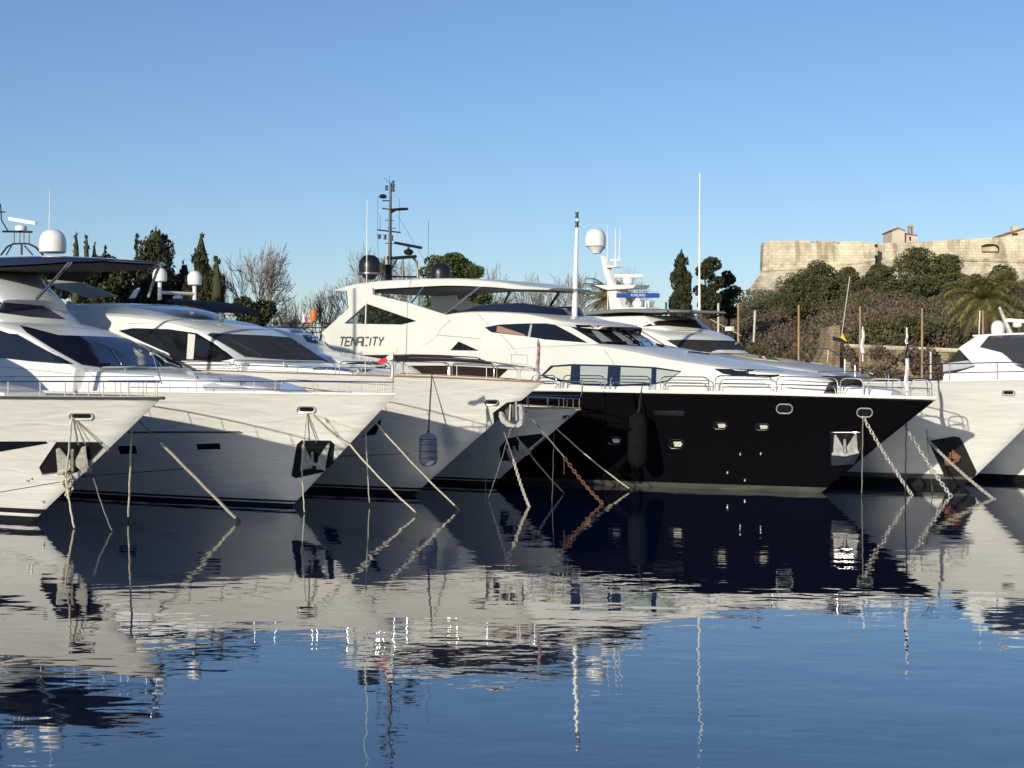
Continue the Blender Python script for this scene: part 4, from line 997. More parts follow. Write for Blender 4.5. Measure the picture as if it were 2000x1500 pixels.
# ================================================================== fenders
def fender(b, px, ytop, ybot, wpx, m, label, ropem, side_gap):
    q = b.q_at(px, -1, 0.0); dp = b.deckpt(q, -1, 0.0); dp2 = b.deckpt(q + .2, -1, 0.0)
    tang = (dp2 - dp).normalized(); outv = Vector((tang.y, -tang.x, 0)); outv = outv if outv.y < 0 else -outv
    r = wpx / 2 * b.W(dp).y / F
    base = dp + outv * side_gap
    Yw = b.W(base).y
    zt = CAM - (ytop - HZ) * Yw / F; zb = CAM - (ybot - HZ) * Yw / F; h = zt - zb
    root = empty('fender', b.W((base.x, base.y, zb)), -b.th); tag(root, label, 'fender', 'hanging fenders')
    prof = [(.02, 0), (r * .3, h * .01), (r * .7, h * .05), (r * .95, h * .14), (r, h * .28), (r * .985, h * .5), (r, h * .72), (r * .93, h * .87), (r * .68, h * .95), (r * .28, h * .99), (.03, h)]
    MB().lathe((0, 0, 0), prof, 20).build('cover', m, root)
    MB().lathe((0, 0, h - .02), [(.05, 0), (.06, .06), (.02, .12)], 8).build('eye', BLACK, root)
    top = dp - base; MB().tube([(0, 0, h), (top.x * .5, top.y * .5, h + (dp.z + .3 - zt) * .6), (top.x, top.y, dp.z + .3 - zb)], .02, 5).build('lanyard', ropem, root)
    MB().tube([(.05, 0, h), (top.x * .9, top.y * .9, dp.z - zb)], .012, 4).build('lanyard', ropem, root)
    for zz in ((.25, .45, .65, .8) if m is FENDN else ()): MB().lathe((0, 0, h * zz), [(r * .985, 0), (r * 1.012, .012), (r * .985, .024)], 20).build('seam', ropem, root)
fender(b3, 845, 845, 912, 36, FENDN, 'navy cloth covered fender hanging against the third white hull', ROPEK, .33)
fender(b5, 1254, 806, 914, 40, FENDK, 'large black fender hanging against the black hull', ROPEK, .37)

# ================================================================== flags
fl = empty('flag', b2.W(b2.P(768, 769))); tag(fl, 'small red and white flag on a staff at the second bow', 'flag')
def plw(parent, name, pts, b, y, m, th=.02):
    o = parent.location
    poly = [b.W(b.P(px, py, y)) - o for px, py in pts]
    return MB().prism(poly, b.n * th).build(name, m, parent, False)
MB().tube([Vector((0, 0, 0)), b2.W(b2.P(768, 688)) - fl.location], .022, 6).build('staff', STEELD, fl)
plw(fl, 'white_half', [(754, 698), (761, 693), (768, 688), (769, 700), (763, 703), (758, 704)], b2, .02, WCLOTH)
plw(fl, 'red_half', [(736, 708), (742, 702), (754, 698), (758, 704), (748, 710)], b2, .03, RED)
plw(fl, 'hanging_cloth', [(765, 716), (768, 712), (768, 735), (762, 741), (764, 728)], b2, .03, WCLOTH)
def furled(b, px, ys, y, m, label, staff_top, staff_bot, staffm=STEELD, seg=None):
    r0 = empty('flag', b.W(b.P(px, staff_bot, y))); tag(r0, label, 'flag')
    MB().tube([Vector((0, 0, 0)), b.W(b.P(px, staff_top, y)) - r0.location], .03, 6).build('staff', staffm, r0)
    for (ya, yb, w, mm) in seg:
        pts = [b.W(b.P(px + 1.5 * math.sin(t * 7), ya + (yb - ya) * t, y - .06)) - r0.location for t in np.linspace(0, 1, 8)]
        mb = MB(); k0 = len(pts)
        for i in range(3):
            mb.tube([p + Vector((.03 * math.cos(i * 2 + j * .6), .03 * math.sin(i * 2 + j), 0)) for j, p in enumerate(pts)], w * .55, 6, w * .9)
        mb.build('furled_cloth', mm, r0)
furled(b3, 1051, None, 0, MAROON, 'furled maroon and white flag standing at the third bow', 662, 745, seg=[(668, 740, .07, MAROON)])
furled(b5, 1771, None, 0, WCLOTH, 'furled white flag on a white staff at the black bow', 640, 776, DOMEW, seg=[(668, 704, .028, NAVYF), (700, 764, .08, WCLOTH), (652, 672, .035, WCLOTH)])
furled(b8, 1685, None, 0, WCLOTH, 'furled white flag on a staff at the bow behind', 638, 706, DOMEW, seg=[(645, 690, .08, WCLOTH)])
pn = empty('pennant', wpt(1645, 655, 90)); tag(pn, 'yellow triangular pennant on a halyard before the hill', 'flag')
MB().prism([wpt(x, y, 90) - pn.location for x, y in ((1641, 659), (1646, 651), (1654, 668))], (0, .05, 0)).build('yellow_cloth', YELLOW, pn, False)
MB().prism([wpt(x, y, 90.1) - pn.location for x, y in ((1626, 657), (1641, 660), (1652, 668), (1640, 668), (1627, 665))], (0, .05, 0)).build('dark_cloth', NAVYF, pn, False)
MB().tube([wpt(1660, 540, 90) - pn.location, wpt(1644, 655, 90) - pn.location], .03, 4).build('halyard', PALEP, pn)

# ================================================================== mooring posts behind
for px, top, bot, m, lb in ((1301, 592, 612, PALEP, 'pale post above the grey hardtop left of the tall antenna'), (1403, 594, 760, PALEP, 'pale white post right of the tall antenna'), (1442, 594, 760, WOODP, 'leftmost orange wooden post above the white yacht roof'),
                            (1560, 597, 760, WOODP, 'orange wooden post in front of the brown hillside'), (1680, 600, 760, WOODP, 'orange wooden post beside the yellow pennant'),
                            (1801, 603, 760, WOODP, 'orange wooden post before the low stone wall'), (1818, 688, 760, PALEP, 'short pale post right of the orange posts'), (1920, 608, 760, WOODP, 'orange wooden post in front of the palm')):
    a = wpt(px, top, 96); b_ = wz(px, 900, 0); b_ = Vector((a.x, 96, -1.0))
    pr = empty('mooring_post', (a.x, 96, 0)); tag(pr, lb, 'post', 'posts along the far pontoon')
    mb = MB().tube([(0, 0, -1), (0, 0, a.z * .5), (0, 0, a.z)], .085, 10, .07); mb.build('shaft', m, pr)
    MB().lathe((0, 0, a.z), [(.075, 0), (.075, .03), (.04, .06)], 10).build('top_cap', m, pr)

# small boat with a navy cover beyond the black bow
sb = empty('small_boat', wz(1790, 850, 0)); sb.location = (wpt(1785, 745, 92).x, 92, 0); tag(sb, 'low boat under navy cover beyond the black bow', 'boat')
mb = MB(); N = 12; v = []; f = []
for i in range(N):
    t = i / (N - 1); w = 1.1 * (1 - abs(2 * t - 1) ** 3) + .05; x = -3.5 + 7 * t
    v += [(x, -w * .8, 2.6), (x, -w, 3.7), (x, 0, 4.55 - .3 * abs(2 * t - 1)), (x, w, 3.7), (x, w * .8, 2.6)]
for i in range(N - 1):
    for j in range(4): f.append([i * 5 + j, i * 5 + 5 + j, i * 5 + 6 + j, i * 5 + 1 + j])
mk('cover', v, f, NAVYF, sb)
v = []; f = []
for i in range(N):
    t = i / (N - 1); w = 1.05 * (1 - abs(2 * t - 1) ** 3) + .04; x = -3.5 + 7 * t
    v += [(x, -w * .6, -.2), (x, -w, 2.7), (x, w, 2.7), (x, w * .6, -.2)]
for i in range(N - 1):
    for j in range(3): f.append([i * 4 + j, i * 4 + 4 + j, i * 4 + 5 + j, i * 4 + 1 + j])
mk('hull', v, f, WHITE, sb)

# lifebuoy and flag between the roofs at left centre
o = empty('horseshoe_buoy', wpt(613, 616, 98)); tag(o, 'orange horseshoe lifebuoy on a rail behind the left yachts', 'lifebuoy')
MB().lathe((0, 0, -.42), [(.05, 0), (.2, .04), (.24, .2), (.24, .62), (.18, .8), (.05, .85)], 14).build('cover', ORANGE, o); MB().box((0, .26, -.1), (.08, .08, .9)).build('bracket', STEELD, o)
pl = empty('flag', wpt(590, 632, 98)); tag(pl, 'white and red flag behind the left yachts beside orange lifebuoy', 'flag')
MB().tube([(0, 0, 0), (0, 0, .95)], .02, 5).build('staff', PALEP, pl)
MB().prism([(0, 0, .9), (.12, 0, .5), (.2, 0, .1), (.02, 0, .05)], (0, .03, 0)).build('white_half', WCLOTH, pl, False)
MB().prism([(.13, 0, .5), (.36, 0, .15), (.4, 0, -.1), (.2, 0, .1)], (0, .03, 0)).build('red_half', RED, pl, False)
yb = empty('stern_railing', wpt(580, 640, 100)); tag(yb, 'dark stern railing on a boat behind the left yachts', 'railing')
mb = MB()
for dz in (0, .3, -.3): mb.tube([(-2.6, 0, dz), (2.2, 0, dz)], .035, 5)
for x in np.linspace(-2.6, 2.2, 9): mb.tube([(x, 0, -.9), (x, 0, .3)], .03, 5)
mb.build('rail', BLACK, yb)

# ================================================================== land
def stone_mat(name, c1, c2, c3, scale=1.0, bump=.08, row=.55, width=1.1):
    m = bpy.data.materials.new(name); m.use_nodes = True; n = m.node_tree; p = n.nodes['Principled BSDF']; p.inputs['Roughness'].default_value = .9
    L = n.links.new
    tc = n.nodes.new('ShaderNodeTexCoord')
    n1 = n.nodes.new('ShaderNodeTexNoise'); n1.inputs['Scale'].default_value = .16 * scale; n1.inputs['Detail'].default_value = 9; n1.inputs['Roughness'].default_value = .68
    r1 = n.nodes.new('ShaderNodeValToRGB'); e = r1.color_ramp.elements
    e[0].color = (*c1, 1); e[0].position = .33; e[1].color = (*c2, 1); e[1].position = .58; k = e.new(.45); k.color = (*c3, 1)
    mp = n.nodes.new('ShaderNodeMapping'); mp.inputs['Rotation'].default_value = (R(90), 0, 0)
    br = n.nodes.new('ShaderNodeTexBrick'); br.inputs['Scale'].default_value = 1.0; br.inputs['Row Height'].default_value = row; br.inputs['Brick Width'].default_value = width
    br.inputs['Mortar Size'].default_value = .035; br.inputs['Color1'].default_value = (.62, .62, .62, 1); br.inputs['Color2'].default_value = (1, 1, 1, 1); br.inputs['Mortar'].default_value = (.45, .43, .4, 1)
    ws = n.nodes.new('ShaderNodeTexNoise'); ws.inputs['Scale'].default_value = .5; ws.inputs['Detail'].default_value = 3
    ad = n.nodes.new('ShaderNodeVectorMath'); ad.operation = 'MULTIPLY_ADD'; ad.inputs[1].default_value = (.35, .35, .35)
    L(tc.outputs['Object'], n1.inputs['Vector']); L(tc.outputs['Object'], ws.inputs['Vector']); L(ws.outputs['Color'], ad.inputs[0]); L(tc.outputs['Object'], ad.inputs[2])
    L(ad.outputs[0], mp.inputs[0]); L(mp.outputs[0], br.inputs['Vector'])
    mx = n.nodes.new('ShaderNodeMix'); mx.data_type = 'RGBA'; mx.blend_type = 'MULTIPLY'; mx.inputs['Factor'].default_value = .55
    L(n1.outputs['Fac'], r1.inputs[0]); L(r1.outputs[0], mx.inputs['A']); L(br.outputs['Color'], mx.inputs['B'])
    # dark weather streaks running down from the top
    st = n.nodes.new('ShaderNodeTexNoise'); st.inputs['Scale'].default_value = 1.0; st.inputs['Detail'].default_value = 5
    ms = n.nodes.new('ShaderNodeMapping'); ms.inputs['Scale'].default_value = (.5 * scale, .5 * scale, .07 * scale); L(tc.outputs['Object'], ms.inputs[0]); L(ms.outputs[0], st.inputs['Vector'])
    r2 = n.nodes.new('ShaderNodeValToRGB'); r2.color_ramp.elements[0].position = .36; r2.color_ramp.elements[0].color = (.42, .38, .33, 1); r2.color_ramp.elements[1].position = .5; r2.color_ramp.elements[1].color = (1, 1, 1, 1)
    m2 = n.nodes.new('ShaderNodeMix'); m2.data_type = 'RGBA'; m2.blend_type = 'MULTIPLY'; m2.inputs['Factor'].default_value = .7
    L(st.outputs['Fac'], r2.inputs[0]); L(mx.outputs['Result'], m2.inputs['A']); L(r2.outputs[0], m2.inputs['B']); L(m2.outputs['Result'], p.inputs['Base Color'])
    b = n.nodes.new('ShaderNodeBump'); b.inputs['Strength'].default_value = .8; b.inputs['Distance'].default_value = bump
    L(br.outputs['Color'], b.inputs['Height']); L(b.outputs[0], p.inputs['Normal'])
    return m
STONE = stone_mat('fort_limestone', (.36, .29, .19), (.80, .71, .52), (.66, .58, .42), 1.0, .05)
STONEW = stone_mat('rubble_wall', (.18, .125, .08), (.38, .30, .185), (.27, .20, .12), 2.6, .12, .3, .5)
SOIL = mat('dry_soil', (.10, .075, .05), .95, var=.5, vscale=.15, bump=.3, bscale=.6)
QUAY = mat('quay_concrete', (.30, .28, .25), .9, var=.25, vscale=.8)
TILE = mat('clay_tiles', (.30, .14, .08), .9, var=.4, vscale=2)
PLASTER = mat('cream_plaster', (.62, .55, .43), .9, var=.15, vscale=.6)

def hillz(x, y):
    px = 1000 + F * x / max(y, 1)
    base = 1.6
    # height of the slope's skyline as the photograph shows it, reached at y = 270
    ridge = np.interp(px, [900, 1150, 1290, 1400, 1470, 1560, 1700, 2000, 2300], [0, 2, 9, 12, 15.5, 17, 17.5, 17.5, 17.5])
    t = np.clip((y - 160) / 110, 0, 1) ** 1.25
    wall = 5.2 * np.clip((px - 1580) / 60, 0, 1) * (1 if y > 152 else 0)
    return base + wall + max(0, ridge - wall) * t
X = np.linspace(-260, 420, 120); Yg = np.concatenate([np.linspace(108, 300, 70), np.linspace(320, 1500, 14)])
v = []; f = []
for y in Yg:
    for x in X: v.append((x, y, hillz(x, y)))
n = len(X)
for i in range(len(Yg) - 1):
    for j in range(n - 1): f.append((i * n + j, i * n + j + 1, (i + 1) * n + j + 1, (i + 1) * n + j))
k = len(v); v += [(x, 108, -2) for x in X]
for j in range(n - 1): f.append((j, k + j, k + j + 1, j + 1))
tag(mk('ground', v, f, SOIL), None, None, None, 'structure')
qv = MB().box((-60, 106.5, .3), (300, 5, 2.7)); tag(qv.build('quay', QUAY, None, False), None, None, None, 'structure')

# fort
D = 275.0
fort = empty('stone_fort', (wpt(1700, 600, D).x, D, 15)); tag(fort, 'pale stone fort bastion on top of the scrubby hill', 'fort')
def fpoly(pts, depth, name, m=STONE, D_=D, parent=fort, back=0.0, ds=None):
    o = parent.location; ds = ds or [0] * len(pts)
    poly = [wpt(x, y, D_ + back + q) - o for (x, y), q in zip(pts, ds)]
    return MB().prism(poly, (0, depth, 0)).build(name, m, parent, False)
def fwall(top, bot, name, thick=6, m=STONE, D_=D):
    """wall between a top and a foot line (photo pixels, depth); gently uneven face"""
    o = fort.location; v = []; f = []; N = len(top); M = 7
    for i in range(N):
        for j in range(M):
            t = j / (M - 1); x = top[i][0] * (1 - t) + bot[i][0] * t; y = top[i][1] * (1 - t) + bot[i][1] * t; dd = top[i][2] * (1 - t) + bot[i][2] * t
            v.append(wpt(x, y, dd + rng.normal(0, .03)) - o)
    for i in range(N - 1):
        for j in range(M - 1): f.append([i * M + j, i * M + j + 1, (i + 1) * M + j + 1, (i + 1) * M + j])
    k = len(v)
    for i in range(N): v.append(wpt(top[i][0], top[i][1], top[i][2]) + Vector((0, thick, 0)) - o)
    for i in range(N - 1): f.append([i * M, (i + 1) * M, k + i + 1, k + i])
    return mk(name, v, f, m, fort, True, 40)
fwall([(1492, 474, D), (1497, 473, D), (1503, 470.5, D), (1540, 470, D), (1582, 470, D), (1583, 475, D), (1590, 475, D), (1591, 470, D), (1632, 471, D), (1634, 477, D), (1640, 477, D), (1641, 471, D), (1700, 472, D), (1708, 475, D)],
      [(1490, 525, D - 1), (1498, 525, D - 1), (1506, 525, D - 1), (1540, 522, D - 1), (1582, 519, D - 1), (1583, 519, D - 1), (1590, 518, D - 1), (1591, 518, D - 1), (1632, 515, D - 1), (1634, 515, D - 1), (1640, 514, D - 1), (1641, 514, D - 1), (1700, 507, D - 1), (1708, 506, D - 1)], 'bastion_wall', 3)
fpoly([(1700, 476), (1722, 476), (1722, 600), (1700, 600)], 1, 'recess_wall', STONE, back=9)
fwall([(1490, 529, D - 1.2), (1560, 524, D - 1.2), (1640, 517, D - 1.2), (1709, 509, D - 1.2)], [(1455, 575, D - 9), (1540, 590, D - 9), (1640, 590, D - 9), (1709, 590, D - 9)], 'battered_base', 4)
MB().tube([wpt(1489, 527, D - 1.4) - fort.location, wpt(1600, 520, D - 1.4) - fort.location, wpt(1709, 508, D - 1.4) - fort.location], .35, 6).build('cordon', STONE, fort)
fpoly([(1492.3, 475), (1490.5, 526), (1500, 526), (1500, 475)], 3.5, 'bastion_flank', back=.3)
tp = [(1714, 476), (1740, 474), (1790, 473), (1850, 469), (1900, 466), (1960, 463), (2010, 458), (2080, 455)]
fwall([(x, y, D + 5) for x, y in tp], [(x, 508 if x > 1850 else 512, D + 4) for x, y in tp], 'curtain_wall', 8)
fwall([(x, 505, D + 4.4) for x, y in tp], [(x, 590, D - 4) for x, y in tp], 'battered_base', 4)
MB().tube([wpt(1714, 512, D + 3.6) - fort.location, wpt(1860, 505, D + 3.6) - fort.location, wpt(2080, 512, D + 3.6) - fort.location], .35, 6).build('cordon', STONE, fort)
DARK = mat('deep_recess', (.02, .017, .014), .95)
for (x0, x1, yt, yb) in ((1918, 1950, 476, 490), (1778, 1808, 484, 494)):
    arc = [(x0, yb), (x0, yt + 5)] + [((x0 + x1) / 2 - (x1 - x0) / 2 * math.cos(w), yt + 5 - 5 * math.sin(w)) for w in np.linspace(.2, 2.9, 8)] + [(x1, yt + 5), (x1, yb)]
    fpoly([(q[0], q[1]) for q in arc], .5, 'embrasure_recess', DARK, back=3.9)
    fpoly([(x0 - 1, yb + 1), (x0 - 1, yt + 7), (x1 - 7, yt + 5), (x1 - 2, yt + 9), (x1 - 1, yb + 1)], .3, 'embrasure_infill', STONE, back=3.6)
# chapel and house on the fort
ch = empty('chapel', wpt(1755, 474, D + 14)); tag(ch, 'little cream gabled chapel with belfry above the fort wall', 'building')
def hpoly(root, pts, depth, name, m, dd): return MB().prism([wpt(x, y, dd) - root.location for x, y in pts], (0, depth, 0)).build(name, m, root, False)
hpoly(ch, [(1742, 480), (1742, 450), (1754, 445.5), (1767, 450), (1767, 480)], 7, 'wall', PLASTER, D + 14)
hpoly(ch, [(1740.5, 450), (1754, 443.5), (1768.5, 450), (1767.5, 451.5), (1754, 445.6), (1741.5, 451.5)], 7.6, 'roof', TILE, D + 13.7)
hpoly(ch, [(1767.5, 480), (1767.5, 457), (1790, 460), (1790, 480)], 6, 'annex_wall', PLASTER, D + 15)
hpoly(ch, [(1766.5, 454.5), (1792, 459), (1792, 461), (1766.5, 457)], 6.4, 'annex_roof', TILE, D + 14.8)
hpoly(ch, [(1776, 470), (1776, 462), (1779, 462), (1779, 470)], .1, 'window', DARK, D + 14.9)
for x in (1775.5, 1781.5): hpoly(ch, [(x, 457), (x, 443), (x + 2.5, 443), (x + 2.5, 457)], 1, 'belfry_pier', STONE, D + 16)
hpoly(ch, [(1774.5, 444), (1776, 440), (1779.5, 438), (1783, 440), (1785, 444)], 1, 'belfry_arch', STONE, D + 16)
hs = empty('house', wpt(1990, 462, D + 16)); tag(hs, 'pale house gable with chimney above the fort wall at right', 'building')
hpoly(hs, [(1950, 470), (1952, 461), (1990, 449), (2040, 436), (2060, 470)], 8, 'wall', PLASTER, D + 16)
hpoly(hs, [(1948, 462), (1990, 447.5), (2040, 434), (2040, 437), (1990, 450.5), (1952, 463)], 8.5, 'roof', TILE, D + 15.7)
hpoly(hs, [(1978, 452), (1978, 441), (1989, 441), (1989, 449)], 1.5, 'chimney', PLASTER, D + 18)
hpoly(hs, [(1977, 460), (1977, 456), (1988, 455), (1988, 459)], .1, 'window', DARK, D + 15.9)

# low stone wall and pier at the foot of the hill
DW = 150.0
lw = empty('stone_wall', (wpt(1740, 700, DW).x, DW, 0)); tag(lw, 'low rubble stone wall at the foot of the hill', 'wall')
def lwall(top, bot, nm, m, thick):
    o = lw.location; v = []; f = []; N = 40; M = 8
    for i in range(N):
        s_ = i / (N - 1); a = Vector((np.interp(s_, np.linspace(0, 1, len(top)), [p[0] for p in top]), np.interp(s_, np.linspace(0, 1, len(top)), [p[1] for p in top])))
        c = Vector((np.interp(s_, np.linspace(0, 1, len(bot)), [p[0] for p in bot]), np.interp(s_, np.linspace(0, 1, len(bot)), [p[1] for p in bot])))
        for j in range(M):
            t = j / (M - 1); v.append(wpt(a.x + (c.x - a.x) * t, a.y + (c.y - a.y) * t, DW + rng.normal(0, .12) - t * 1.2) - o)
    for i in range(N - 1):
        for j in range(M - 1): f.append([i * M + j, i * M + j + 1, (i + 1) * M + j + 1, (i + 1) * M + j])
    k = len(v)
    for i in range(N): v.append(v[i * M] + Vector((0, thick, 0)))
    for i in range(N - 1): f.append([i * M, (i + 1) * M, k + i + 1, k + i])
    mk(nm, v, f, m, lw, True, 40)
lwall([(1636, 676), (1760, 681), (1880, 686), (2100, 690)], [(1600, 800), (1760, 800), (1880, 800), (2100, 800)], 'wall_face', STONEW, 3)
MB().tube([wpt(1636, 675, DW - .1) - lw.location, wpt(1760, 680, DW - .1) - lw.location, wpt(1880, 685, DW - .1) - lw.location, wpt(2100, 689, DW - .1) - lw.location], .22, 6).build('coping', STONE, lw)
pi = empty('stone_pier', (wpt(1630, 700, DW).x, DW - 1, 0)); tag(pi, 'tapering old stone pier left of the low wall', 'pier')
o_ = pi.location
MB().prism([wpt(x, y, DW - 1.5) - o_ for x, y in ((1640, 636), (1641, 650), (1640, 700), (1641, 800), (1590, 800), (1596, 715), (1612, 680), (1617, 640), (1628, 636))], (0, 3.5, 0)).build('shaft', STONEW, pi, False)

# ================================================================== vegetation
def leafmat(name, c1, c2, sc=.8):
    m = bpy.data.materials.new(name); m.use_nodes = True; n = m.node_tree; p = n.nodes['Principled BSDF']; p.inputs['Roughness'].default_value = .75
    p.inputs['Specular IOR Level'].default_value = .25
    g = n.nodes.new('ShaderNodeNewGeometry'); r = n.nodes.new('ShaderNodeValToRGB')
    r.color_ramp.elements[0].color = (*c1, 1); r.color_ramp.elements[1].color = (*c2, 1)
    n.links.new(g.outputs['Random Per Island'], r.inputs[0]); n.links.new(r.outputs[0], p.inputs['Base Color'])
    return m
L_CYP = leafmat('cypress_leaf', (.020, .026, .012), (.055, .062, .025))
L_PINE = leafmat('pine_needles', (.035, .05, .016), (.10, .115, .04))
L_OLIVE = leafmat('evergreen_leaf', (.042, .050, .022), (.14, .135, .058))
L_BROWN = leafmat('dry_twigs', (.085, .062, .045), (.20, .145, .105))
L_GREY = leafmat('grey_twigs', (.08, .066, .05), (.17, .14, .11))
L_PALM = leafmat('palm_leaf', (.10, .10, .03), (.30, .27, .10))
BARK = mat('grey_bark', (.235, .21, .18), .9, var=.4, vscale=2)
BARKD = mat('brown_bark', (.08, .055, .04), .95, var=.4, vscale=3)
DEADP = mat('dry_palm_skirt', (.14, .10, .05), .9, var=.5, vscale=4)

def leaves(centers, radii, n, size, shell=.55, flat=1.0, elong=1.0):
    """quads spread through a union of ellipsoids; returns vertex and face arrays"""
    centers = np.asarray(centers, float); radii = np.asarray(radii, float)
    if radii.ndim == 1: radii = np.stack([radii] * 3, 1)
    w = radii[:, 0] * radii[:, 2]; idx = rng.choice(len(centers), n, p=w / w.sum())
    dv = rng.normal(size=(n, 3)); dv /= np.linalg.norm(dv, axis=1, keepdims=True)
    rr = shell + (1 - shell) * rng.random((n, 1)) ** .6
    P_ = centers[idx] + dv * rr * radii[idx]
    a = rng.normal(size=(n, 3)); a[:, 2] *= flat; a /= np.linalg.norm(a, axis=1, keepdims=True)
    b = np.cross(a, rng.normal(size=(n, 3))); b /= np.linalg.norm(b, axis=1, keepdims=True)
    s_ = size * (.6 + .8 * rng.random((n, 1)))
    a = a * s_ * .5 * elong; b = b * s_ * .5
    V = np.stack([P_ - a, P_ - b * .6, P_ + a, P_ + b * .6], 1).reshape(-1, 3)
    return V, np.arange(n * 4).reshape(-1, 4)

def crown_obj(name, V, Fq, m, parent):
    me = fast_mesh(name, V, Fq, m); o = bpy.data.objects.new(name, me); C.objects.link(o)
    if parent is not None: o.parent = parent
    return o

def tree_root(name, px, Y, z0, label, group):
    p = wpt(px, 700, Y); r = empty(name, (p.x, Y, z0)); tag(r, label, 'tree', group); return r

def cypress(px, ytop, wpx, Y, label, z0=1.6, n=5500, m=L_CYP, slope=.4, name='cypress_tree', size=.26):
    """slope: how fast the half width grows below the tip; wpx: full width low down (photo pixels)"""
    H_ = CAM + (HZ - ytop) / F * Y - z0; W_ = wpx / F * Y / 2
    r = tree_root(name, px, Y, z0, label, 'trees behind the yachts')
    def prof(d_): return W_ * (1 - math.exp(-slope * d_ / W_)) * (.88 + .12 * math.sin(d_ * 2.3 + px)) + .06
    cs = []; rs = []; d_ = .12
    while d_ < H_ - .5:
        p = prof(d_); k = max(1, int(p * 4.5))
        for _ in range(k):
            a = rng.uniform(0, 6.28); rr = p * .8 * rng.uniform(.45, 1.05); q = max(.10, min(.6, p * rng.uniform(.2, .4)))
            cs.append((rr * math.cos(a), rr * math.sin(a), H_ - d_ + rng.normal(0, .12))); rs.append((q, q, q * 1.7))
        d_ += .28 + p * .10
    V, Fq = leaves(cs, rs, int(n * 1.9), size, .6, 2.6, 1.5)
    N = 14; core = []; cf = []                                    # dense inner foliage
    ds = np.linspace(.3, H_ - .3, 16)
    for dd_ in ds:
        for k in range(N):
            w = 2 * math.pi * k / N; q = prof(dd_) * .6 * rng.uniform(.8, 1.15); core.append((q * math.cos(w), q * math.sin(w), H_ - dd_))
    for a in range(15):
        for k in range(N): cf.append([a * N + k, a * N + (k + 1) % N, (a + 1) * N + (k + 1) % N, (a + 1) * N + k])
    crown_obj('crown', np.concatenate([V, np.array(core)]), np.concatenate([Fq, np.array(cf) + len(V)]), m, r)
    MB().tube([(0, 0, -.3), (0, 0, H_ * .5), (0, 0, H_ * .9)], .25, 6, .06).build('trunk', BARKD, r)
def lumpy(px, yc, wpx, hpx, Y, label, m, z0=1.6, n=4500, lumps=26, size=.34, name='evergreen_tree', trunkm=BARKD, flatb=.0, cat='tree'):
    r = tree_root(name, px, Y, z0, label, 'trees behind the yachts')
    zc = CAM + (HZ - yc) / F * Y - z0; W_ = wpx / F * Y / 2; H_ = hpx / F * Y / 2
    cs = []; rs = []
    for i in range(lumps):
        a = rng.uniform(0, 6.28); t = rng.random() ** .5; h = rng.uniform(-1, 1); sc = math.sqrt(max(0, 1 - h * h))
        if h < -flatb and flatb: h *= .3
        cs.append((W_ * .8 * t * math.cos(a) * sc, W_ * .6 * t * math.sin(a) * sc, zc + H_ * .82 * h)); q = rng.uniform(.18, .34) * (W_ + H_) / 2; rs.append((q * 1.25, q * 1.25, q * .85))
    V, Fq = leaves(cs, rs, n, size, .7); crown_obj('crown', V, Fq, m, r)
    mb = MB().tube([(0, 0, -.3), (.1, 0, max(.3, zc * .5)), (0, 0, zc)], .3, 6, .14)
    for i in range(5):
        c = cs[i]; mb.tube([(0, 0, max(.2, zc * .55)), (c[0] * .5, c[1] * .5, (zc * .6 + c[2]) / 2), c], .13, 5, .04)
    mb.build('trunk', trunkm, r)
    return r
def bare_tree(px, ytop, wpx, Y, label, z0=1.6, seed=1, depth=6, m=BARK, spread=.62, name='bare_tree'):
    rg = random.Random(seed); H_ = CAM + (HZ - ytop) / F * Y - z0; W_ = wpx / F * Y / 2 * 1.2
    r = tree_root(name, px, Y, z0, label, 'trees behind the yachts')
    tr = MB(); tw = MB(); pts = []
    def grow(p, dv, ln, rad, lev):
        q = p + dv * ln * .5 + Vector((rg.uniform(-1, 1), rg.uniform(-1, 1), rg.uniform(-.3, .6))) * ln * .08; e = q + dv * ln * .5 + Vector((rg.uniform(-1, 1), rg.uniform(-1, 1), rg.uniform(0, .8))) * ln * .1
        (tr if lev < 2 else tw).tube([p, q, e], max(rad, .03), 5 if lev < 3 else 3, max(rad * .62, .022))
        if lev >= depth: return
        for k in range((4 if lev == 2 else 3) if lev < 6 else 2):
            a = rg.uniform(0, 6.28); s_ = spread * rg.uniform(.6, 1.25)
            o = dv.orthogonal().normalized(); o.rotate(Matrix.Rotation(a, 3, dv)); nd = (dv + o * s_ + Vector((0, 0, .12))).normalized()
            grow(e if rg.random() < .7 else q, nd, ln * rg.uniform(.66, .86), rad * .6, lev + 1)
    grow(Vector((0, 0, -.3)), Vector((0, 0, 1)), H_ * .3, H_ * .022, 0)
    # fit to the seen width and height
    zz = max(v.z for v in tw.v); xx = max(abs(v.x) for v in tw.v); sc = Vector((W_ / xx, W_ / xx, H_ / zz))
    for mbx in (tr, tw):
        for v in mbx.v: v.x *= sc.x; v.y *= sc.y; v.z *= sc.z
    tr.build('trunk', m, r, False); tw.build('crown', m, r, False)
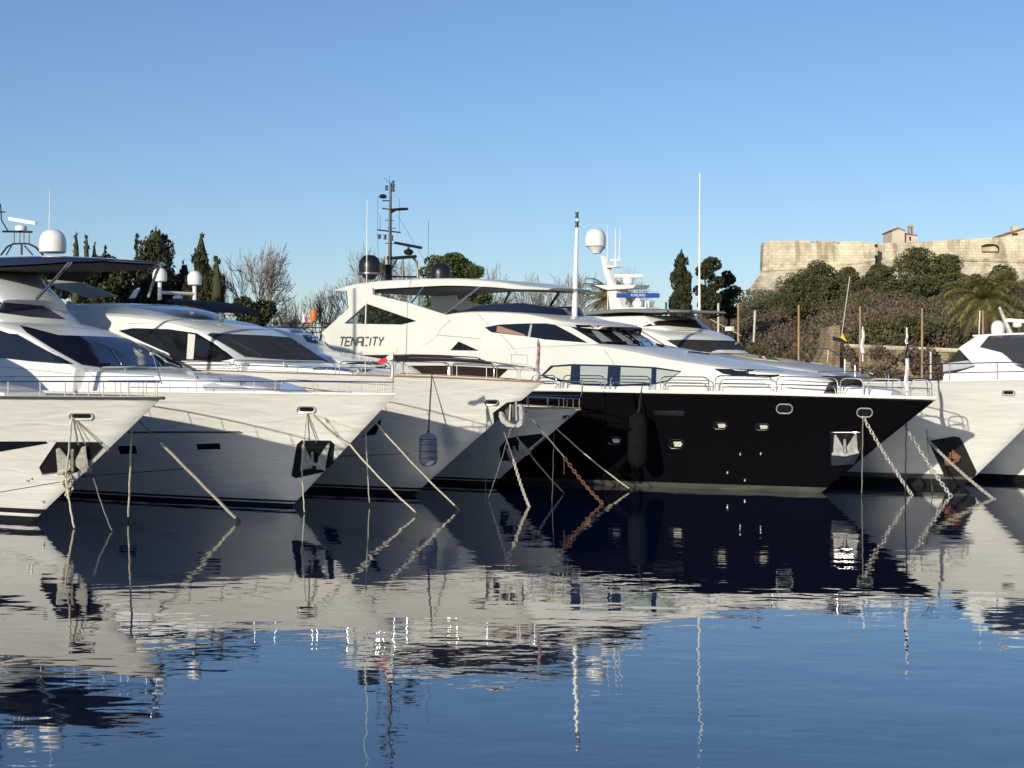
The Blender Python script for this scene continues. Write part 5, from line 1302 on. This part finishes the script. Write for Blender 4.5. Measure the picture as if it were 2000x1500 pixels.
def palm(px, yc, rpx, Y, label, z0=1.6, nf=44, name='palm_tree', skirt=True):
    r = tree_root(name, px, Y, z0, label, 'palm trees'); zc = CAM + (HZ - yc) / F * Y - z0; Rf = rpx / F * Y
    MB().tube([(0, 0, -.5), (.1, 0, zc * .5), (0, 0, zc)], .42, 10, .36).build('trunk', BARKD, r)
    for i in range(nf):
        a = i * 2.399 + rng.uniform(-.2, .2); t = (i + .5) / nf; el = math.radians(82 - 118 * t + rng.uniform(-8, 8)); ln = Rf * rng.uniform(.95, 1.15)
        V = []; Fq = []; N = 12; pts = []
        p = np.array([0, 0, zc]); e = el
        for k in range(N + 1):
            pts.append(p.copy()); e -= (.07 + .11 * (1 - t)) * (k / N + .35); p = p + np.array([math.cos(a) * math.cos(e), math.sin(a) * math.cos(e), math.sin(e)]) * ln / N
        sd = np.array([-math.sin(a), math.cos(a), 0])
        for k in range(1, N):
            wv = ln * .2 * math.sin(math.pi * (k / N) ** .7) + .05; dr = pts[k + 1] - pts[k]
            for sgn in (-1, 1):
                for h in range(2):
                    b0 = pts[k] + dr * h * .5; tipp = b0 + sd * sgn * wv + dr * .9 + np.array([0, 0, -wv * .45]); w2 = dr * .34
                    kk = len(V); V += [b0, b0 + w2, tipp, tipp - w2 * .3]; Fq.append([kk, kk + 1, kk + 2, kk + 3])
        for k in range(N):
            kk = len(V); w2 = sd * .035; V += [pts[k] - w2, pts[k] + w2, pts[k + 1] + w2, pts[k + 1] - w2]; Fq.append([kk, kk + 1, kk + 2, kk + 3])
        crown_obj('frond', np.array(V), np.array(Fq), DEADP if (skirt and t > .88) else L_PALM, r)

# left side trees
cypress(149, 453, 44, 150, 'small pointed conifer just right of the large white dome', n=2200, slope=.26, name='conifer_tree')
cypress(169, 458, 40, 152, 'second small conifer right of the large white dome', n=2200, slope=.26, name='conifer_tree')
cypress(184, 474, 34, 152, 'third small conifer right of the large white dome', n=1800, slope=.3, name='conifer_tree')
cypress(205, 480, 26, 153, 'fourth and lowest small conifer near the white dome', n=1500, slope=.25, name='conifer_tree')
cypress(267, 463, 12, 140, 'very slender cypress left of the broad cypress', n=1200, slope=.12)
cypress(306, 444, 124, 122, 'broad dark cypress behind the black hardtop', n=12000, slope=1.15)
cypress(393, 453, 110, 118, 'tall pointed cypress right of the small radar domes', n=11000, slope=.45)
cypress(423, 498, 58, 117, 'shorter cypress leaning against the tall pointed one', n=6000, slope=.45)
cypress(360, 510, 80, 124, 'low cypress filling the gap between the two tall ones', n=4500, slope=1.0)
lumpy(205, 560, 150, 110, 116, 'dark hedge of cypress foliage under the black hardtop', L_CYP, n=7000, lumps=40)
lumpy(95, 565, 70, 100, 117, 'dark evergreen bush left under the black hardtop', L_CYP, n=3500)
lumpy(490, 610, 110, 60, 112, 'low dark evergreen behind the navy bimini', L_CYP, n=2500)
bare_tree(490, 466, 160, 120, 'large bare plane tree right of the pointed cypress', seed=3, depth=6)
bare_tree(440, 500, 90, 124, 'bare tree close behind the pointed cypress', seed=31, depth=6)
bare_tree(30, 505, 130, 140, 'bare tree glimpsed under the black hardtop', seed=12, depth=6)
bare_tree(545, 572, 110, 135, 'low bare tree right of the large plane tree', seed=5, depth=6)
bare_tree(585, 585, 90, 130, 'lowest bare tree in the dip between the plane trees', seed=6, depth=6)
bare_tree(632, 546, 100, 132, 'bare tree left of the cream arch', seed=8, depth=6)
bare_tree(692, 474, 190, 126, 'large bare plane tree behind the black radar dome', seed=9, depth=6)
bare_tree(800, 498, 100, 138, 'bare tree behind the black mast', seed=10, depth=6)
bare_tree(985, 508, 130, 135, 'bare tree right of the round pine', seed=21, depth=6)
bare_tree(1045, 528, 120, 140, 'bare tree left of the white light mast', seed=22, depth=6)
bare_tree(1110, 522, 120, 150, 'bare tree behind the white light mast', seed=23, depth=6)
bare_tree(1225, 518, 100, 160, 'bare tree behind the white radar mast', seed=24, depth=6)
lumpy(885, 530, 156, 56, 122, 'round topped stone pine above the cream hardtop', L_PINE, n=15000, lumps=70, size=.2, name='stone_pine', flatb=.2)
lumpy(760, 618, 130, 70, 119, 'green bushy tree seen through the arch opening', L_PINE, n=5000, lumps=34)
lumpy(900, 600, 180, 70, 121, 'green bushy tree seen under the cream hardtop', L_PINE, n=6000, lumps=40)
palm(752, 520, 30, 128, 'small spiky palm behind the black mast', nf=22, skirt=False)
palm(1192, 584, 66, 118, 'drooping palm behind the white radar mast', nf=46)
palm(1924, 586, 90, 140, 'large spreading palm at right before the hill', z0=5, nf=78)
# hill trees that stand out
cypress(1331, 488, 52, 200, 'tall blunt cypress left of the tall antenna', z0=8, n=6500, slope=.75, size=.34)
lumpy(1386, 560, 54, 125, 200, 'dark ragged conifer right of the tall antenna', L_CYP, z0=8, n=4500, size=.45, name='conifer_tree')
lumpy(1422, 575, 46, 100, 205, 'lower dark conifer right of the ragged one', L_CYP, z0=8, n=3000, size=.45, name='conifer_tree')
for (px, yc, w, h, lb) in ((1600, 535, 86, 50, 'round evergreen below the left bastion wall'), (1655, 540, 60, 34, 'small evergreen below the bastion corner'), (1790, 512, 118, 58, 'largest dark evergreen reaching up the curtain wall'), (1850, 520, 80, 50, 'evergreen right of the largest one under the wall'), (1960, 540, 64, 54, 'dark evergreen above the palm at far right'), (1720, 535, 70, 36, 'low evergreen under the gap in the fort wall'), (1905, 555, 50, 40, 'small evergreen just left of the palm crown')):
    lumpy(px, yc + h * .35, w, h * 1.7, 238, lb, L_OLIVE, z0=hillz((px - 1000) / F * 238, 238), n=11000, size=.3, lumps=60)
for (px, yc, w, h, lb) in ((1780, 650, 150, 70, 'dark green broad tree above the low stone wall'), (1700, 655, 90, 66, 'dark green tree right of the stone pier'), (1860, 655, 90, 60, 'dark green bush left of the right yacht'), (1560, 560, 120, 60, 'olive green tree on the slope under the bastion')):
    YY = 160 if yc > 600 else 222; lumpy(px, yc + h * .2, w, h * 1.4, YY, lb, L_OLIVE, z0=hillz((px - 1000) / F * YY, YY), n=10000, size=.26, lumps=54)

# scrub on the slope: brown leafless bushes and olive bushes, each one mass nobody could count
def scrub(name, label, m, count, seed, px0, px1, n_each, size, rmin, rmax, y0=158, y1=268, rise=0.0):
    rg = np.random.default_rng(seed); cs = []; rs = []
    while len(cs) < count:
        px = rg.uniform(px0, px1); y = rg.uniform(y0, y1); x = (px - 1000) / F * y
        z = hillz(x, y) + rise * rg.random() ** .8; q = rg.uniform(rmin, rmax)
        cs.append((x, y, z + q * .55)); rs.append((q * 1.1, q * 1.1, q * .9))
    V, Fq = leaves(cs, rs, count * n_each, size, .5, 1.3, 1.5)
    o = crown_obj(name, V, Fq, m, None); tag(o, label, 'scrub', None, 'stuff')
scrub('brown_scrub', 'leafless brown scrub covering the hillside below the fort', L_BROWN, 420, 5, 1230, 2080, 420, .30, 1.4, 3.0)
scrub('olive_scrub', 'dull olive green bushes scattered through the hillside scrub', L_OLIVE, 210, 6, 1240, 2080, 420, .30, 1.2, 2.8)
scrub('grey_scrub', 'grey twiggy bushes low on the hillside', L_GREY, 170, 8, 1230, 2050, 300, .28, 1.2, 2.4)
scrub('wall_ivy', 'dry creeper and weeds growing over the low stone wall', L_BROWN, 75, 9, 1650, 1880, 90, .2, .3, .8, 147.6, 148.8, 5.2)
